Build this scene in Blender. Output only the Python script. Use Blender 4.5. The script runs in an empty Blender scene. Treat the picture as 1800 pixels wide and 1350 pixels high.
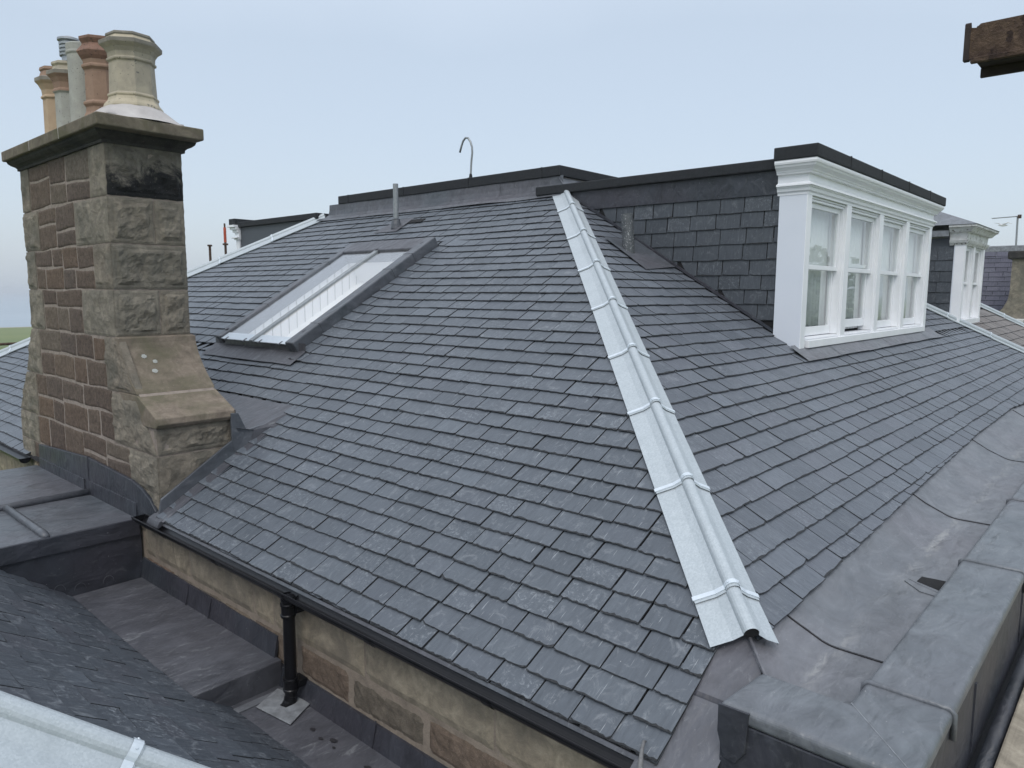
import bpy, bmesh, math, random
from mathutils import Vector, Matrix, noise

SC = bpy.context.scene
COL = SC.collection
R = math.radians
PI = math.pi

# ------------------------------------------------------------------ camera
cam_d = bpy.data.cameras.new("camera")
cam = bpy.data.objects.new("camera", cam_d)
COL.objects.link(cam)
SC.camera = cam
VR = Vector((0.66626, -0.74570, 0.00399))
cam_d.sensor_width = 36.0
cam_d.lens = 25.68
cam_d.clip_start = 0.05
cam_d.clip_end = 20000
_right = Vector((0.666, -0.746, 0.004)).normalized()
_down = Vector((-0.090, -0.086, -0.992)).normalized()
_fwd = Vector((0.740, 0.661, -0.125))
_fwd = _right.cross(_down).normalized()
_down = _fwd.cross(_right).normalized()
cam.matrix_world = Matrix((
    (_right.x, -_down.x, -_fwd.x, 0),
    (_right.y, -_down.y, -_fwd.y, 0),
    (_right.z, -_down.z, -_fwd.z, 0),
    (0, 0, 0, 1)))

# ------------------------------------------------------------------ world and sun
SUN_EL, SUN_AZ = 52.0, 200.0           # high, soft sun behind the cloud, off to the sea side
world = bpy.data.worlds.new("World")
SC.world = world
world.use_nodes = True
wt = world.node_tree
wt.nodes.clear()
wo = wt.nodes.new("ShaderNodeOutputWorld")
bg = wt.nodes.new("ShaderNodeBackground")
bg2 = wt.nodes.new("ShaderNodeBackground")
addw = wt.nodes.new("ShaderNodeAddShader")
sky = wt.nodes.new("ShaderNodeTexSky")
sky.sky_type = 'NISHITA'
sky.sun_disc = False
sky.sun_elevation = R(SUN_EL)
sky.sun_rotation = R(SUN_AZ)
sky.air_density = 1.0
sky.dust_density = 3.0
bg.inputs["Strength"].default_value = 0.05
wt.links.new(sky.outputs[0], bg.inputs["Color"])
tc = wt.nodes.new("ShaderNodeTexCoord")
sp = wt.nodes.new("ShaderNodeSeparateXYZ")
rp = wt.nodes.new("ShaderNodeValToRGB")
nz = wt.nodes.new("ShaderNodeTexNoise")
nz.inputs["Scale"].default_value = 1.6
nz.inputs["Detail"].default_value = 4
ad = wt.nodes.new("ShaderNodeMath"); ad.operation = 'MULTIPLY_ADD'
ad.inputs[1].default_value = 0.22
wt.links.new(tc.outputs["Generated"], sp.inputs[0])
wt.links.new(tc.outputs["Generated"], nz.inputs["Vector"])
wt.links.new(nz.outputs["Fac"], ad.inputs[0])
wt.links.new(sp.outputs["Z"], ad.inputs[2])
wt.links.new(ad.outputs[0], rp.inputs[0])
rp.color_ramp.elements[0].position = 0.05
rp.color_ramp.elements[0].color = (0.50, 0.56, 0.635, 1)
rp.color_ramp.elements[1].position = 1.0
rp.color_ramp.elements[1].color = (1.08, 1.14, 1.22, 1)
e = rp.color_ramp.elements.new(0.42)
e.color = (0.50, 0.57, 0.645, 1)
wt.links.new(rp.outputs[0], bg2.inputs["Color"])
bg2.inputs["Strength"].default_value = 0.88
wt.links.new(bg.outputs[0], addw.inputs[0])
wt.links.new(bg2.outputs[0], addw.inputs[1])
wt.links.new(addw.outputs[0], wo.inputs["Surface"])

sun_d = bpy.data.lights.new("sun", 'SUN')
sun = bpy.data.objects.new("sun", sun_d)
COL.objects.link(sun)
sun_d.energy = 0.9
sun_d.angle = R(25)
sun_d.color = (1.0, 0.985, 0.96)
_sd = Vector((-0.55, -0.35, 0.0)).normalized() * math.cos(R(SUN_EL)) + Vector((0, 0, math.sin(R(SUN_EL))))
sun.rotation_euler = _sd.to_track_quat('Z', 'Y').to_euler()
sky.sun_rotation = math.atan2(_sd.x, _sd.y)

SC.view_settings.view_transform = 'Standard'
SC.view_settings.look = 'None'
SC.view_settings.exposure = 0.12
SC.view_settings.gamma = 1.0

# ------------------------------------------------------------------ helpers
class NT:
    def __init__(s, name):
        s.m = bpy.data.materials.new(name)
        s.m.use_nodes = True
        s.t = s.m.node_tree
        s.b = s.t.nodes["Principled BSDF"]
        s.o = s.t.nodes["Material Output"]
    def n(s, typ, **kw):
        nd = s.t.nodes.new(typ)
        for k, v in kw.items():
            if k.startswith("_"):
                setattr(nd, k[1:], v)
            else:
                nd.inputs[k.replace("__", " ")].default_value = v
        return nd
    def l(s, a, b):
        s.t.links.new(a, b)
    def coord(s, kind="Object", scale=(1, 1, 1), island=False, rot=(0, 0, 0)):
        c = s.n("ShaderNodeTexCoord")
        mp = s.n("ShaderNodeMapping")
        mp.inputs["Scale"].default_value = scale
        mp.inputs["Rotation"].default_value = rot
        src = c.outputs[kind]
        if island:
            g = s.n("ShaderNodeNewGeometry")
            mu = s.n("ShaderNodeVectorMath", _operation='MULTIPLY_ADD')
            s.l(g.outputs["Random Per Island"], mu.inputs[0])
            mu.inputs[1].default_value = (37.0, 91.0, 53.0)
            s.l(src, mu.inputs[2])
            src = mu.outputs[0]
        s.l(src, mp.inputs[0])
        return mp.outputs[0]
    def noise(s, vec, scale, detail=6, rough=0.55, dist=0.0):
        nn = s.n("ShaderNodeTexNoise", Scale=scale, Detail=detail, Roughness=rough, Distortion=dist)
        s.l(vec, nn.inputs["Vector"])
        return nn.outputs["Fac"]
    def ramp(s, fac, stops):
        r_ = s.n("ShaderNodeValToRGB")
        el = r_.color_ramp.elements
        el[0].position, el[0].color = stops[0][0], col4(stops[0][1])
        el[1].position, el[1].color = stops[-1][0], col4(stops[-1][1])
        for p_, c_ in stops[1:-1]:
            e_ = el.new(p_); e_.color = col4(c_)
        s.l(fac, r_.inputs[0])
        return r_.outputs[0]
    def mix(s, fac, a, b, mode='MIX'):
        m_ = s.n("ShaderNodeMix", _data_type='RGBA', _blend_type=mode)
        if isinstance(fac, (int, float)): m_.inputs[0].default_value = fac
        else: s.l(fac, m_.inputs[0])
        for i_, x in ((6, a), (7, b)):
            if isinstance(x, (tuple, list)): m_.inputs[i_].default_value = col4(x)
            else: s.l(x, m_.inputs[i_])
        return m_.outputs[2]
    def bump(s, h, strength, dist, prev=None):
        b_ = s.n("ShaderNodeBump", Strength=strength, Distance=dist)
        s.l(h, b_.inputs["Height"])
        if prev is not None: s.l(prev, b_.inputs["Normal"])
        return b_.outputs[0]
    def done(s, base=None, rough=None, metal=None, normal=None, spec=None):
        for key, v in (("Base Color", base), ("Roughness", rough), ("Metallic", metal), ("Normal", normal), ("Specular IOR Level", spec)):
            if v is None: continue
            if isinstance(v, (int, float)): s.b.inputs[key].default_value = v
            elif isinstance(v, tuple): s.b.inputs[key].default_value = col4(v)
            else: s.l(v, s.b.inputs[key])
        return s.m

def col4(c):
    if isinstance(c, (int, float)): return (c, c, c, 1)
    return (c[0], c[1], c[2], 1)

def simple(name, c1, c2, scale, rough=0.6, metal=0.0, bs=0.3, bd=0.003, bscale=None, specks=None, detail=8, island=0.0, spec=None, stretch=(1, 1, 1)):
    k = NT(name)
    v = k.coord("Object", stretch)
    f = k.noise(v, scale, detail, 0.6, 0.4)
    base = k.ramp(f, [(0.3, c1), (0.7, c2)])
    if island:
        g = k.n("ShaderNodeNewGeometry")
        rr = k.ramp(g.outputs["Random Per Island"], [(0, 1 - island), (1, 1 + island)])
        base = k.mix(1.0, base, rr, 'MULTIPLY')
    if specks:
        f2 = k.noise(v, specks[0], 3, 0.5)
        m = k.ramp(f2, [(specks[1], 0.0), (specks[1] + 0.05, 1.0)])
        base = k.mix(m, base, specks[2])
    h = k.noise(v, bscale or scale * 4, 8, 0.65)
    return k.done(base, rough, metal, k.bump(h, bs, bd), spec)

def slate_mat(name, dark, light, tint, streak=0.5, rough=0.5, grain=0.35):
    k = NT(name)
    v = k.coord("UV", (1, 1, 1), island=True)
    v2 = k.coord("UV", (9, 1.6, 1), island=True, rot=(0, 0, 0.12))
    big = k.noise(k.coord("UV"), 1.3, 4)
    g = k.n("ShaderNodeNewGeometry")
    f1 = k.noise(v2, 5.0, 9, 0.65, 0.5)
    base = k.ramp(f1, [(0.28, dark), (0.75, light)])
    isl = k.ramp(g.outputs["Random Per Island"], [(0, (0.84, 0.85, 0.86)), (0.3, (0.96, 0.96, 0.97)), (0.7, (1.03, 1.03, 1.03)), (0.93, (1.10, 1.10, 1.10)), (1, (1.25, 1.25, 1.25))])
    base = k.mix(1.0, base, isl, 'MULTIPLY')
    w = k.n("ShaderNodeMath", _operation='FRACT')
    w0 = k.n("ShaderNodeMath", _operation='MULTIPLY'); w0.inputs[1].default_value = 17.3
    k.l(g.outputs["Random Per Island"], w0.inputs[0]); k.l(w0.outputs[0], w.inputs[0])
    tf = k.ramp(w.outputs[0], [(0.6, 0.0), (1.0, 0.4)])
    base = k.mix(tf, base, tint)
    # pale dust and scuffs
    d1 = k.noise(v, 9.0, 9, 0.75, 1.2)
    dm = k.ramp(d1, [(0.54, 0.0), (0.74, 0.6 * streak)])
    base = k.mix(dm, base, (0.30, 0.32, 0.34))
    w2 = k.n('ShaderNodeMath', _operation='FRACT'); w3 = k.n('ShaderNodeMath', _operation='MULTIPLY'); w3.inputs[1].default_value = 41.7
    k.l(g.outputs['Random Per Island'], w3.inputs[0]); k.l(w3.outputs[0], w2.inputs[0])
    sel = k.ramp(w2.outputs[0], [(0.62, 0.0), (0.95, 0.50 * streak)])
    fsp = k.ramp(k.noise(v, 38.0, 6, 0.8, 0.6), [(0.53, 0.0), (0.64, 1.0)])
    base = k.mix(k.mix(1.0, sel, fsp, 'MULTIPLY'), base, (0.36, 0.39, 0.42))
    s1 = k.noise(k.coord("UV", (60, 5, 1), island=True, rot=(0, 0, 0.9)), 1.6, 4, 0.5, 0.3)
    sm = k.ramp(s1, [(0.66, 0.0), (0.74, 0.8 * streak)])
    base = k.mix(sm, base, (0.34, 0.36, 0.38))
    sp_ = k.noise(v, 75.0, 2, 0.5)
    spm = k.ramp(sp_, [(0.74, 0.0), (0.79, 0.55)])
    base = k.mix(spm, base, (0.42, 0.43, 0.44))
    base = k.mix(k.ramp(big, [(0.35, 0.0), (0.7, 0.18)]), base, light)
    nb = k.bump(f1, grain, 0.006)
    nb = k.bump(k.noise(v, 11.0, 9, 0.75, 1.2), 0.55, 0.006, nb)
    rg = k.ramp(d1, [(0.3, rough - 0.08), (0.75, rough + 0.15)])
    return k.done(base, rg, 0.0, nb, 0.5)

def lead_mat(name, c1, c2, tint, stain=0.5, rough=0.45):
    k = NT(name)
    v = k.coord("Object")
    f = k.noise(v, 2.2, 8, 0.62, 0.8)
    base = k.ramp(f, [(0.30, c1), (0.72, c2)])
    f2 = k.noise(v, 0.9, 3, 0.5, 0.3)
    base = k.mix(k.ramp(f2, [(0.4, 0.0), (0.65, 0.8)]), base, tint)
    fd = k.noise(k.coord('Object', (1, 1.6, 1), rot=(0, 0, 0.3)), 3.4, 9, 0.7, 1.0)
    base = k.mix(1.0, base, k.ramp(fd, [(0.3, 0.72), (0.5, 1.0), (0.7, 1.28)]), 'MULTIPLY')
    st = k.noise(k.coord("Object", (1, 3.0, 2), rot=(0, 0, 0.6)), 5.0, 10, 0.75, 1.5)
    base = k.mix(k.ramp(st, [(0.56, 0.0), (0.78, stain)]), base, (0.27, 0.28, 0.29))
    sp_ = k.noise(v, 60, 3, 0.5)
    base = k.mix(k.ramp(sp_, [(0.73, 0.0), (0.77, 0.6)]), base, (0.45, 0.46, 0.47))
    nb = k.bump(k.noise(k.coord('Object', (1, 2.2, 1.4)), 3.6, 3, 0.5, 0.6), 0.6, 0.035)
    nb = k.bump(k.noise(v, 11.0, 4, 0.55), 0.35, 0.012, nb)
    nb = k.bump(k.noise(v, 45.0, 5, 0.6), 0.15, 0.003, nb)
    rg = k.ramp(f, [(0.3, rough - 0.06), (0.75, rough + 0.14)])
    return k.done(base, rg, 0.0, nb, 0.55)

def stone_mat(name, stops, bs=0.6, bd=0.01, scale=9, droved=False, dirt=None, wet=None, rough=0.9, low=None):
    k = NT(name)
    v = k.coord("Object")
    g = k.n("ShaderNodeNewGeometry")
    base = k.ramp(g.outputs["Random Per Island"], stops)
    f = k.noise(v, scale, 9, 0.7, 0.5)
    base = k.mix(0.75, base, k.ramp(f, [(0.25, 0.25), (0.5, 0.8), (0.78, 1.55)]), 'MULTIPLY')
    f3 = k.noise(v, 2.4, 5, 0.6, 0.6)
    if low is not None:
        cc = k.n('ShaderNodeTexCoord'); sz = k.n('ShaderNodeSeparateXYZ'); k.l(cc.outputs['Object'], sz.inputs[0])
        q1_ = k.n('ShaderNodeMath', _operation='MULTIPLY_ADD'); q1_.inputs[1].default_value = -1.5; q1_.inputs[2].default_value = low * 1.5; k.l(sz.outputs['Z'], q1_.inputs[0])
        q2_ = k.n('ShaderNodeMath', _operation='MULTIPLY_ADD'); q2_.inputs[1].default_value = 1.6; q2_.inputs[2].default_value = 0; k.l(k.noise(v, 3.2, 9, 0.72, 0.8), q2_.inputs[0]); k.l(q1_.outputs[0], q2_.inputs[2])
        f3 = q2_.outputs[0]
    if dirt:
        base = k.mix(k.ramp(f3, [(0.45, 0.0), (0.68, 0.85)] if low is None else [(0.74, 0.0), (0.94, 0.96)]), base, dirt)
    fs = k.noise(v, 90, 3, 0.5)
    base = k.mix(k.ramp(fs, [(0.66, 0.0), (0.74, 0.5)]), base, (0.33, 0.31, 0.27))
    hsrc = k.noise(v, scale * 3.2, 9, 0.75)
    nb = k.bump(hsrc, bs, bd)
    if droved:
        dv = k.noise(k.coord("Object", (1, 90, 3)), 1.4, 2, 0.4)
        nb = k.bump(dv, 0.5, 0.004, nb)
    return k.done(base, rough, 0.0, nb, 0.25)

MS = {}
MS['slate'] = slate_mat("blue grey slate", (0.064, 0.075, 0.089), (0.107, 0.124, 0.144), (0.088, 0.099, 0.120), 1.0, 0.44, 0.5)
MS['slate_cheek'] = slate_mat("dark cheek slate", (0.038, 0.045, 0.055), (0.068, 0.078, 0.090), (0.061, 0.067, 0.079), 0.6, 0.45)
MS['slate_right'] = slate_mat("grey slate with riven grain", (0.071, 0.082, 0.098), (0.133, 0.149, 0.172), (0.120, 0.127, 0.151), 0.8, 0.46, 0.9)
MS['slate_low'] = slate_mat("old dark slate", (0.033, 0.040, 0.050), (0.076, 0.089, 0.106), (0.060, 0.059, 0.073), 1.1)
MS['slate_brown'] = slate_mat("weathered brown slate", (0.10, 0.09, 0.085), (0.21, 0.19, 0.175), (0.17, 0.135, 0.12), 0.6, 0.7)
MS['slate_purple'] = slate_mat("purple slate", (0.075, 0.075, 0.105), (0.14, 0.14, 0.18), (0.11, 0.10, 0.14), 0.5, 0.7)
MS['slate_edge_shade'] = simple('dressed slate edge with painted shade', (0.015, 0.017, 0.020), (0.048, 0.052, 0.057), 70, 0.75, 0, 1.0, 0.008, 140, None, 10)  # fractured edge, darkened further to paint contact shade into the joints
MS['lead'] = lead_mat("dull lead", (0.057, 0.066, 0.077), (0.106, 0.117, 0.133), (0.091, 0.089, 0.102), 0.7, 0.40)
MS['lead_gutter'] = lead_mat("gutter lead", (0.099, 0.106, 0.118), (0.161, 0.170, 0.183), (0.131, 0.130, 0.144), 0.6, 0.40)
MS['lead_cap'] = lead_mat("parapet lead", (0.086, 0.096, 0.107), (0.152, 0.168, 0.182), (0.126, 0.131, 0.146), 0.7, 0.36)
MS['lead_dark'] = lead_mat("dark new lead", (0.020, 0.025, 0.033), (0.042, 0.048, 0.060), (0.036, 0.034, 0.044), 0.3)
MS['lead_purple'] = lead_mat("purplish lead", (0.051, 0.054, 0.064), (0.089, 0.091, 0.104), (0.071, 0.071, 0.082), 0.9)
MS['lead_pale'] = simple("pale patinated lead", (0.16, 0.165, 0.175), (0.34, 0.36, 0.38), 14, 0.4, 0.2, 0.3, 0.004)
MS['deck'] = simple("dark sarking", (0.006, 0.006, 0.007), (0.012, 0.012, 0.013), 5, 0.95)
MS['felt'] = simple("black mineral felt", (0.010, 0.012, 0.015), (0.022, 0.025, 0.029), 30, 0.85, 0, 0.9, 0.004, 160, (220, 0.62, (0.05, 0.055, 0.06)))
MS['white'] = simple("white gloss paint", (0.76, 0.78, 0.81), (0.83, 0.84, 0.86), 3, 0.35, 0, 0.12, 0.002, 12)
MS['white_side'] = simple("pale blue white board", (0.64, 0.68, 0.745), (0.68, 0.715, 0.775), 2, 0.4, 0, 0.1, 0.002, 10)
MS['white_old'] = simple("peeling white paint", (0.50, 0.50, 0.48), (0.72, 0.73, 0.73), 9, 0.7, 0, 0.5, 0.004, 40, (14, 0.60, (0.16, 0.15, 0.13)))
MS['black'] = simple("black gloss iron", (0.004, 0.004, 0.005), (0.008, 0.008, 0.010), 12, 0.30, 0, 0.2, 0.002, 30, None, 8, 0.0, 0.3)
MS['rust'] = simple("rusted steel", (0.040, 0.022, 0.016), (0.125, 0.082, 0.055), 24, 0.9, 0.0, 1.0, 0.012, 70, (30, 0.58, (0.03, 0.016, 0.012)))
MS['rustdark'] = simple("dark rusted steel", (0.016, 0.011, 0.011), (0.040, 0.028, 0.025), 12, 0.8, 0.1, 0.6, 0.004, 60)
MS['rust_orange'] = simple("orange painted scaffold tube", (0.35, 0.06, 0.03), (0.50, 0.10, 0.05), 12, 0.7)
MS['galv_rod'] = simple("grey galvanised rod", (0.22, 0.24, 0.25), (0.33, 0.35, 0.36), 20, 0.45, 0.4)
MS['strap'] = simple("bright galvanised strap", (0.56, 0.62, 0.67), (0.64, 0.70, 0.75), 30, 0.4, 0.2, 0.1, 0.001)
MS['mortar'] = simple("lime mortar", (0.194, 0.161, 0.133), (0.317, 0.270, 0.232), 14, 0.95, 0, 0.8, 0.008, 60)
MS['mortar_dark'] = simple("grey mortar", (0.18, 0.15, 0.12), (0.30, 0.25, 0.20), 11, 0.95, 0, 0.8, 0.008, 60)
MS['rubble'] = stone_mat("red brown rubble", [(0, (0.140, 0.106, 0.088)), (0.3, (0.190, 0.146, 0.114)), (0.55, (0.162, 0.130, 0.110)), (0.8, (0.205, 0.146, 0.106)), (1, (0.205, 0.180, 0.148))], 1.0, 0.03, 24)
MS['quoin'] = stone_mat("grey rock faced quoin", [(0, (0.215, 0.196, 0.160)), (0.5, (0.275, 0.248, 0.200)), (1, (0.240, 0.208, 0.165))], 1.0, 0.025, 8, False, (0.135, 0.130, 0.108))
MS['quoin_black'] = stone_mat("soot blackened quoin", [(0, (0.20, 0.185, 0.155)), (1, (0.21, 0.19, 0.155))], 1.0, 0.02, 8, False, (0.014, 0.015, 0.017), low=3.56)
MS['moss'] = stone_mat("mossy cope stone", [(0, (0.165, 0.143, 0.110)), (1, (0.18, 0.152, 0.115))], 0.6, 0.008, 9, False, (0.090, 0.086, 0.048))
MS['soot'] = stone_mat("sooty cornice stone", [(0, (0.050, 0.048, 0.045)), (1, (0.06, 0.056, 0.05))], 0.5, 0.008, 9, False, (0.022, 0.023, 0.024))
MS['shoulder'] = stone_mat("weathered shoulder stone", [(0, (0.215, 0.178, 0.140)), (1, (0.225, 0.185, 0.145))], 0.6, 0.008, 9, False, (0.115, 0.106, 0.070))
MS['ashlar'] = stone_mat("droved buff ashlar", [(0, (0.29, 0.250, 0.190)), (0.5, (0.37, 0.318, 0.238)), (1, (0.27, 0.238, 0.187))], 0.8, 0.008, 9, True, (0.165, 0.145, 0.118))
MS['wallrubble'] = stone_mat("mixed wall rubble", [(0, (0.150, 0.122, 0.095)), (0.4, (0.185, 0.128, 0.095)), (0.7, (0.160, 0.138, 0.110)), (1, (0.20, 0.16, 0.12))], 0.8, 0.012, 14)
MS['cornice'] = stone_mat("pale cornice stone", [(0, (0.38, 0.34, 0.27)), (1, (0.40, 0.35, 0.28))], 0.4, 0.004, 6, True)
MS['pot_buff'] = simple("buff clay", (0.27, 0.245, 0.195), (0.40, 0.355, 0.27), 9, 0.8, 0, 0.4, 0.004, 40, (30, 0.66, (0.14, 0.13, 0.11)))
MS['pot_cream'] = simple("cream clay", (0.378, 0.335, 0.245), (0.468, 0.409, 0.306), 9, 0.8, 0, 0.4, 0.004, 40, (24, 0.64, (0.180, 0.167, 0.143)))
MS['pot_lip'] = simple("sooty clay lip", (0.15, 0.14, 0.12), (0.26, 0.24, 0.20), 12, 0.85, 0, 0.5, 0.004, 40)
MS['pot_terra'] = simple("terracotta", (0.22, 0.140, 0.098), (0.30, 0.200, 0.14), 8, 0.8, 0, 0.4, 0.004, 40, (30, 0.66, (0.13, 0.08, 0.06)))
MS['pot_terra_dark'] = simple("dark terracotta", (0.15, 0.085, 0.06), (0.24, 0.14, 0.10), 12, 0.85, 0, 0.5, 0.004, 40, (50, 0.62, (0.05, 0.04, 0.035)))
MS['pot_grey'] = simple("grey concrete clay", (0.27, 0.27, 0.245), (0.37, 0.37, 0.33), 7, 0.85, 0, 0.5, 0.004, 60, (70, 0.66, (0.12, 0.12, 0.11)))
MS['pot_pink'] = simple("pinkish buff clay", (0.36, 0.26, 0.175), (0.44, 0.33, 0.22), 7, 0.8, 0, 0.4, 0.004, 40)
MS['flaunch'] = simple("pale cement flaunching", (0.36, 0.34, 0.33), (0.50, 0.48, 0.46), 6, 0.8, 0, 0.4, 0.006, 20)
MS['metalcowl'] = simple("grey aluminium cowl", (0.30, 0.32, 0.34), (0.42, 0.44, 0.46), 10, 0.45, 0.5)
MS['tan'] = simple("tan fascia board", (0.21, 0.19, 0.165), (0.29, 0.265, 0.23), 5, 0.7)
MS['white_room'] = simple("white boarded lining", (0.84, 0.85, 0.84), (0.88, 0.88, 0.87), 4, 0.6)
MS['room'] = simple("dim grey room", (0.16, 0.165, 0.17), (0.24, 0.245, 0.25), 1.4, 0.9)
MS['curtain'] = simple("white net curtain", (0.74, 0.76, 0.77), (0.80, 0.82, 0.83), 20, 0.9)
MS['cable'] = simple("grey braided cable", (0.10, 0.10, 0.10), (0.20, 0.20, 0.20), 40, 0.6)
MS['wet'] = simple('damp patch on lead', (0.022, 0.022, 0.026), (0.035, 0.034, 0.038), 9, 0.3)
MS['gull'] = simple("gull feathers", (0.55, 0.56, 0.57), (0.75, 0.76, 0.77), 10, 0.8)
MS['lichen'] = simple("pale lichen", (0.26, 0.27, 0.25), (0.42, 0.43, 0.40), 60, 0.95, 0, 0.8, 0.004, 90)

def galv_mat():
    k = NT("spangled galvanised zinc")
    v = k.coord("Object")
    vo = k.n("ShaderNodeTexVoronoi", Scale=120.0)
    k.l(v, vo.inputs["Vector"])
    sepc = k.n("ShaderNodeSeparateColor")
    k.l(vo.outputs["Color"], sepc.inputs[0])
    base = k.ramp(sepc.outputs[0], [(0, (0.40, 0.445, 0.47)), (1, (0.48, 0.525, 0.55))])
    f = k.noise(v, 5, 6, 0.6, 0.5)
    base = k.mix(k.ramp(f, [(0.46, 0.0), (0.76, 0.5)]), base, (0.36, 0.40, 0.42))
    f9 = k.noise(k.coord('Object', (1, 1, 1)), 22, 8, 0.7, 1.5)
    base = k.mix(k.ramp(f9, [(0.55, 0.0), (0.72, 0.35)]), base, (0.50, 0.54, 0.56))
    nb = k.bump(sepc.outputs[0], 0.12, 0.001)
    nb = k.bump(k.noise(v, 5, 3), 0.5, 0.012, nb)
    return k.done(base, k.ramp(sepc.outputs[1], [(0, 0.46), (1, 0.56)]), 0.25, nb)
MS['galv'] = galv_mat()

def glass_mat(name, refl=0.0, tintc=(0.9, 0.93, 0.92), mul=1.2):
    k = NT(name)
    k.t.nodes.remove(k.b)
    tr = k.n("ShaderNodeBsdfTransparent"); tr.inputs[0].default_value = col4(tintc)
    gl = k.n("ShaderNodeBsdfGlossy", Roughness=0.02); gl.inputs[0].default_value = (1, 1, 1, 1)
    lw = k.n("ShaderNodeLayerWeight", Blend=0.5)
    fr = k.n("ShaderNodeMath", _operation='POWER'); fr.inputs[1].default_value = 3.6
    k.l(lw.outputs["Facing"], fr.inputs[0])
    ma = k.n("ShaderNodeMath", _operation='MULTIPLY_ADD'); ma.inputs[1].default_value = mul; ma.inputs[2].default_value = refl
    k.l(fr.outputs[0], ma.inputs[0])
    v = k.coord("Object")
    b_ = k.bump(k.noise(v, 2.0, 2), 0.06, 0.01)
    k.l(b_, gl.inputs["Normal"])
    mx = k.n("ShaderNodeMixShader")
    k.l(ma.outputs[0], mx.inputs[0]); k.l(tr.outputs[0], mx.inputs[1]); k.l(gl.outputs[0], mx.inputs[2])
    k.l(mx.outputs[0], k.o.inputs[0])
    return k.m
MS['glass'] = glass_mat("window glass", 0.12, mul=0.75)
MS['glass_sky'] = glass_mat("rooflight glass", 0.06, (1, 1, 1), 0.8)

def gutter_salts():
    """gutter lead with white lead-salt tide marks along the foot of the slope (real stains, in object space)"""
    m_ = MS['lead_gutter'].copy(); m_.name = "gutter lead with tide marks"
    k = NT.__new__(NT); k.m = m_; k.t = m_.node_tree; k.b = k.t.nodes["Principled BSDF"]; k.o = k.t.nodes["Material Output"]
    src = k.b.inputs["Base Color"].links[0].from_socket
    c = k.n("ShaderNodeTexCoord"); sx = k.n("ShaderNodeSeparateXYZ"); k.l(c.outputs["Object"], sx.inputs[0])
    w = k.noise(k.coord("Object", (1.2, 1.2, 1)), 2.2, 4, 0.6)
    a_ = k.n("ShaderNodeMath", _operation='MULTIPLY_ADD'); a_.inputs[1].default_value = 0.22; k.l(w, a_.inputs[0]); k.l(sx.outputs["Y"], a_.inputs[2])
    band = k.ramp(a_.outputs[0], [(0.0, 0.0), (0.12, 0.0), (0.175, 1.0), (0.19, 1.0), (0.215, 0.0), (1.0, 0.0)])
    n2 = k.noise(k.coord("Object", (0.9, 3.0, 1)), 6.0, 9, 0.75, 0.8)
    br = k.ramp(n2, [(0.44, 0.0), (0.60, 1.0)])
    n4 = k.noise(k.coord('Object'), 0.9, 2, 0.5)
    mk = k.mix(1.0, k.mix(1.0, band, br, 'MULTIPLY'), k.ramp(n4, [(0.40, 0.12), (0.62, 0.9)]), 'MULTIPLY')
    base = k.mix(mk, src, (0.30, 0.30, 0.295))
    n3 = k.noise(k.coord("Object", (0.7, 2.0, 1)), 3.0, 7, 0.7, 1.0)
    base = k.mix(k.ramp(n3, [(0.55, 0.0), (0.72, 0.45)]), base, (0.22, 0.23, 0.245))
    k.l(base, k.b.inputs["Base Color"])
    return m_
def lawn_mat():
    k = NT("mown links grass")
    v = k.coord("Object")
    f = k.noise(k.coord("Object", (0.2, 1, 1)), 0.03, 5)
    base = k.ramp(f, [(0.35, (0.095, 0.135, 0.030)), (0.65, (0.135, 0.165, 0.045))])
    return k.done(base, 0.95)
def sea_mat():
    k = NT("calm grey sea")
    v = k.coord("Object", (0.35, 1, 1))
    f = k.noise(v, 0.05, 6, 0.7)
    base = k.ramp(f, [(0.3, (0.25, 0.31, 0.36)), (0.7, (0.34, 0.40, 0.45))])
    return k.done(base, 0.45, 0, k.bump(k.noise(v, 0.5, 6, 0.7), 0.8, 0.6))
MS['lawn'] = lawn_mat()
MS['sea'] = sea_mat()

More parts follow.
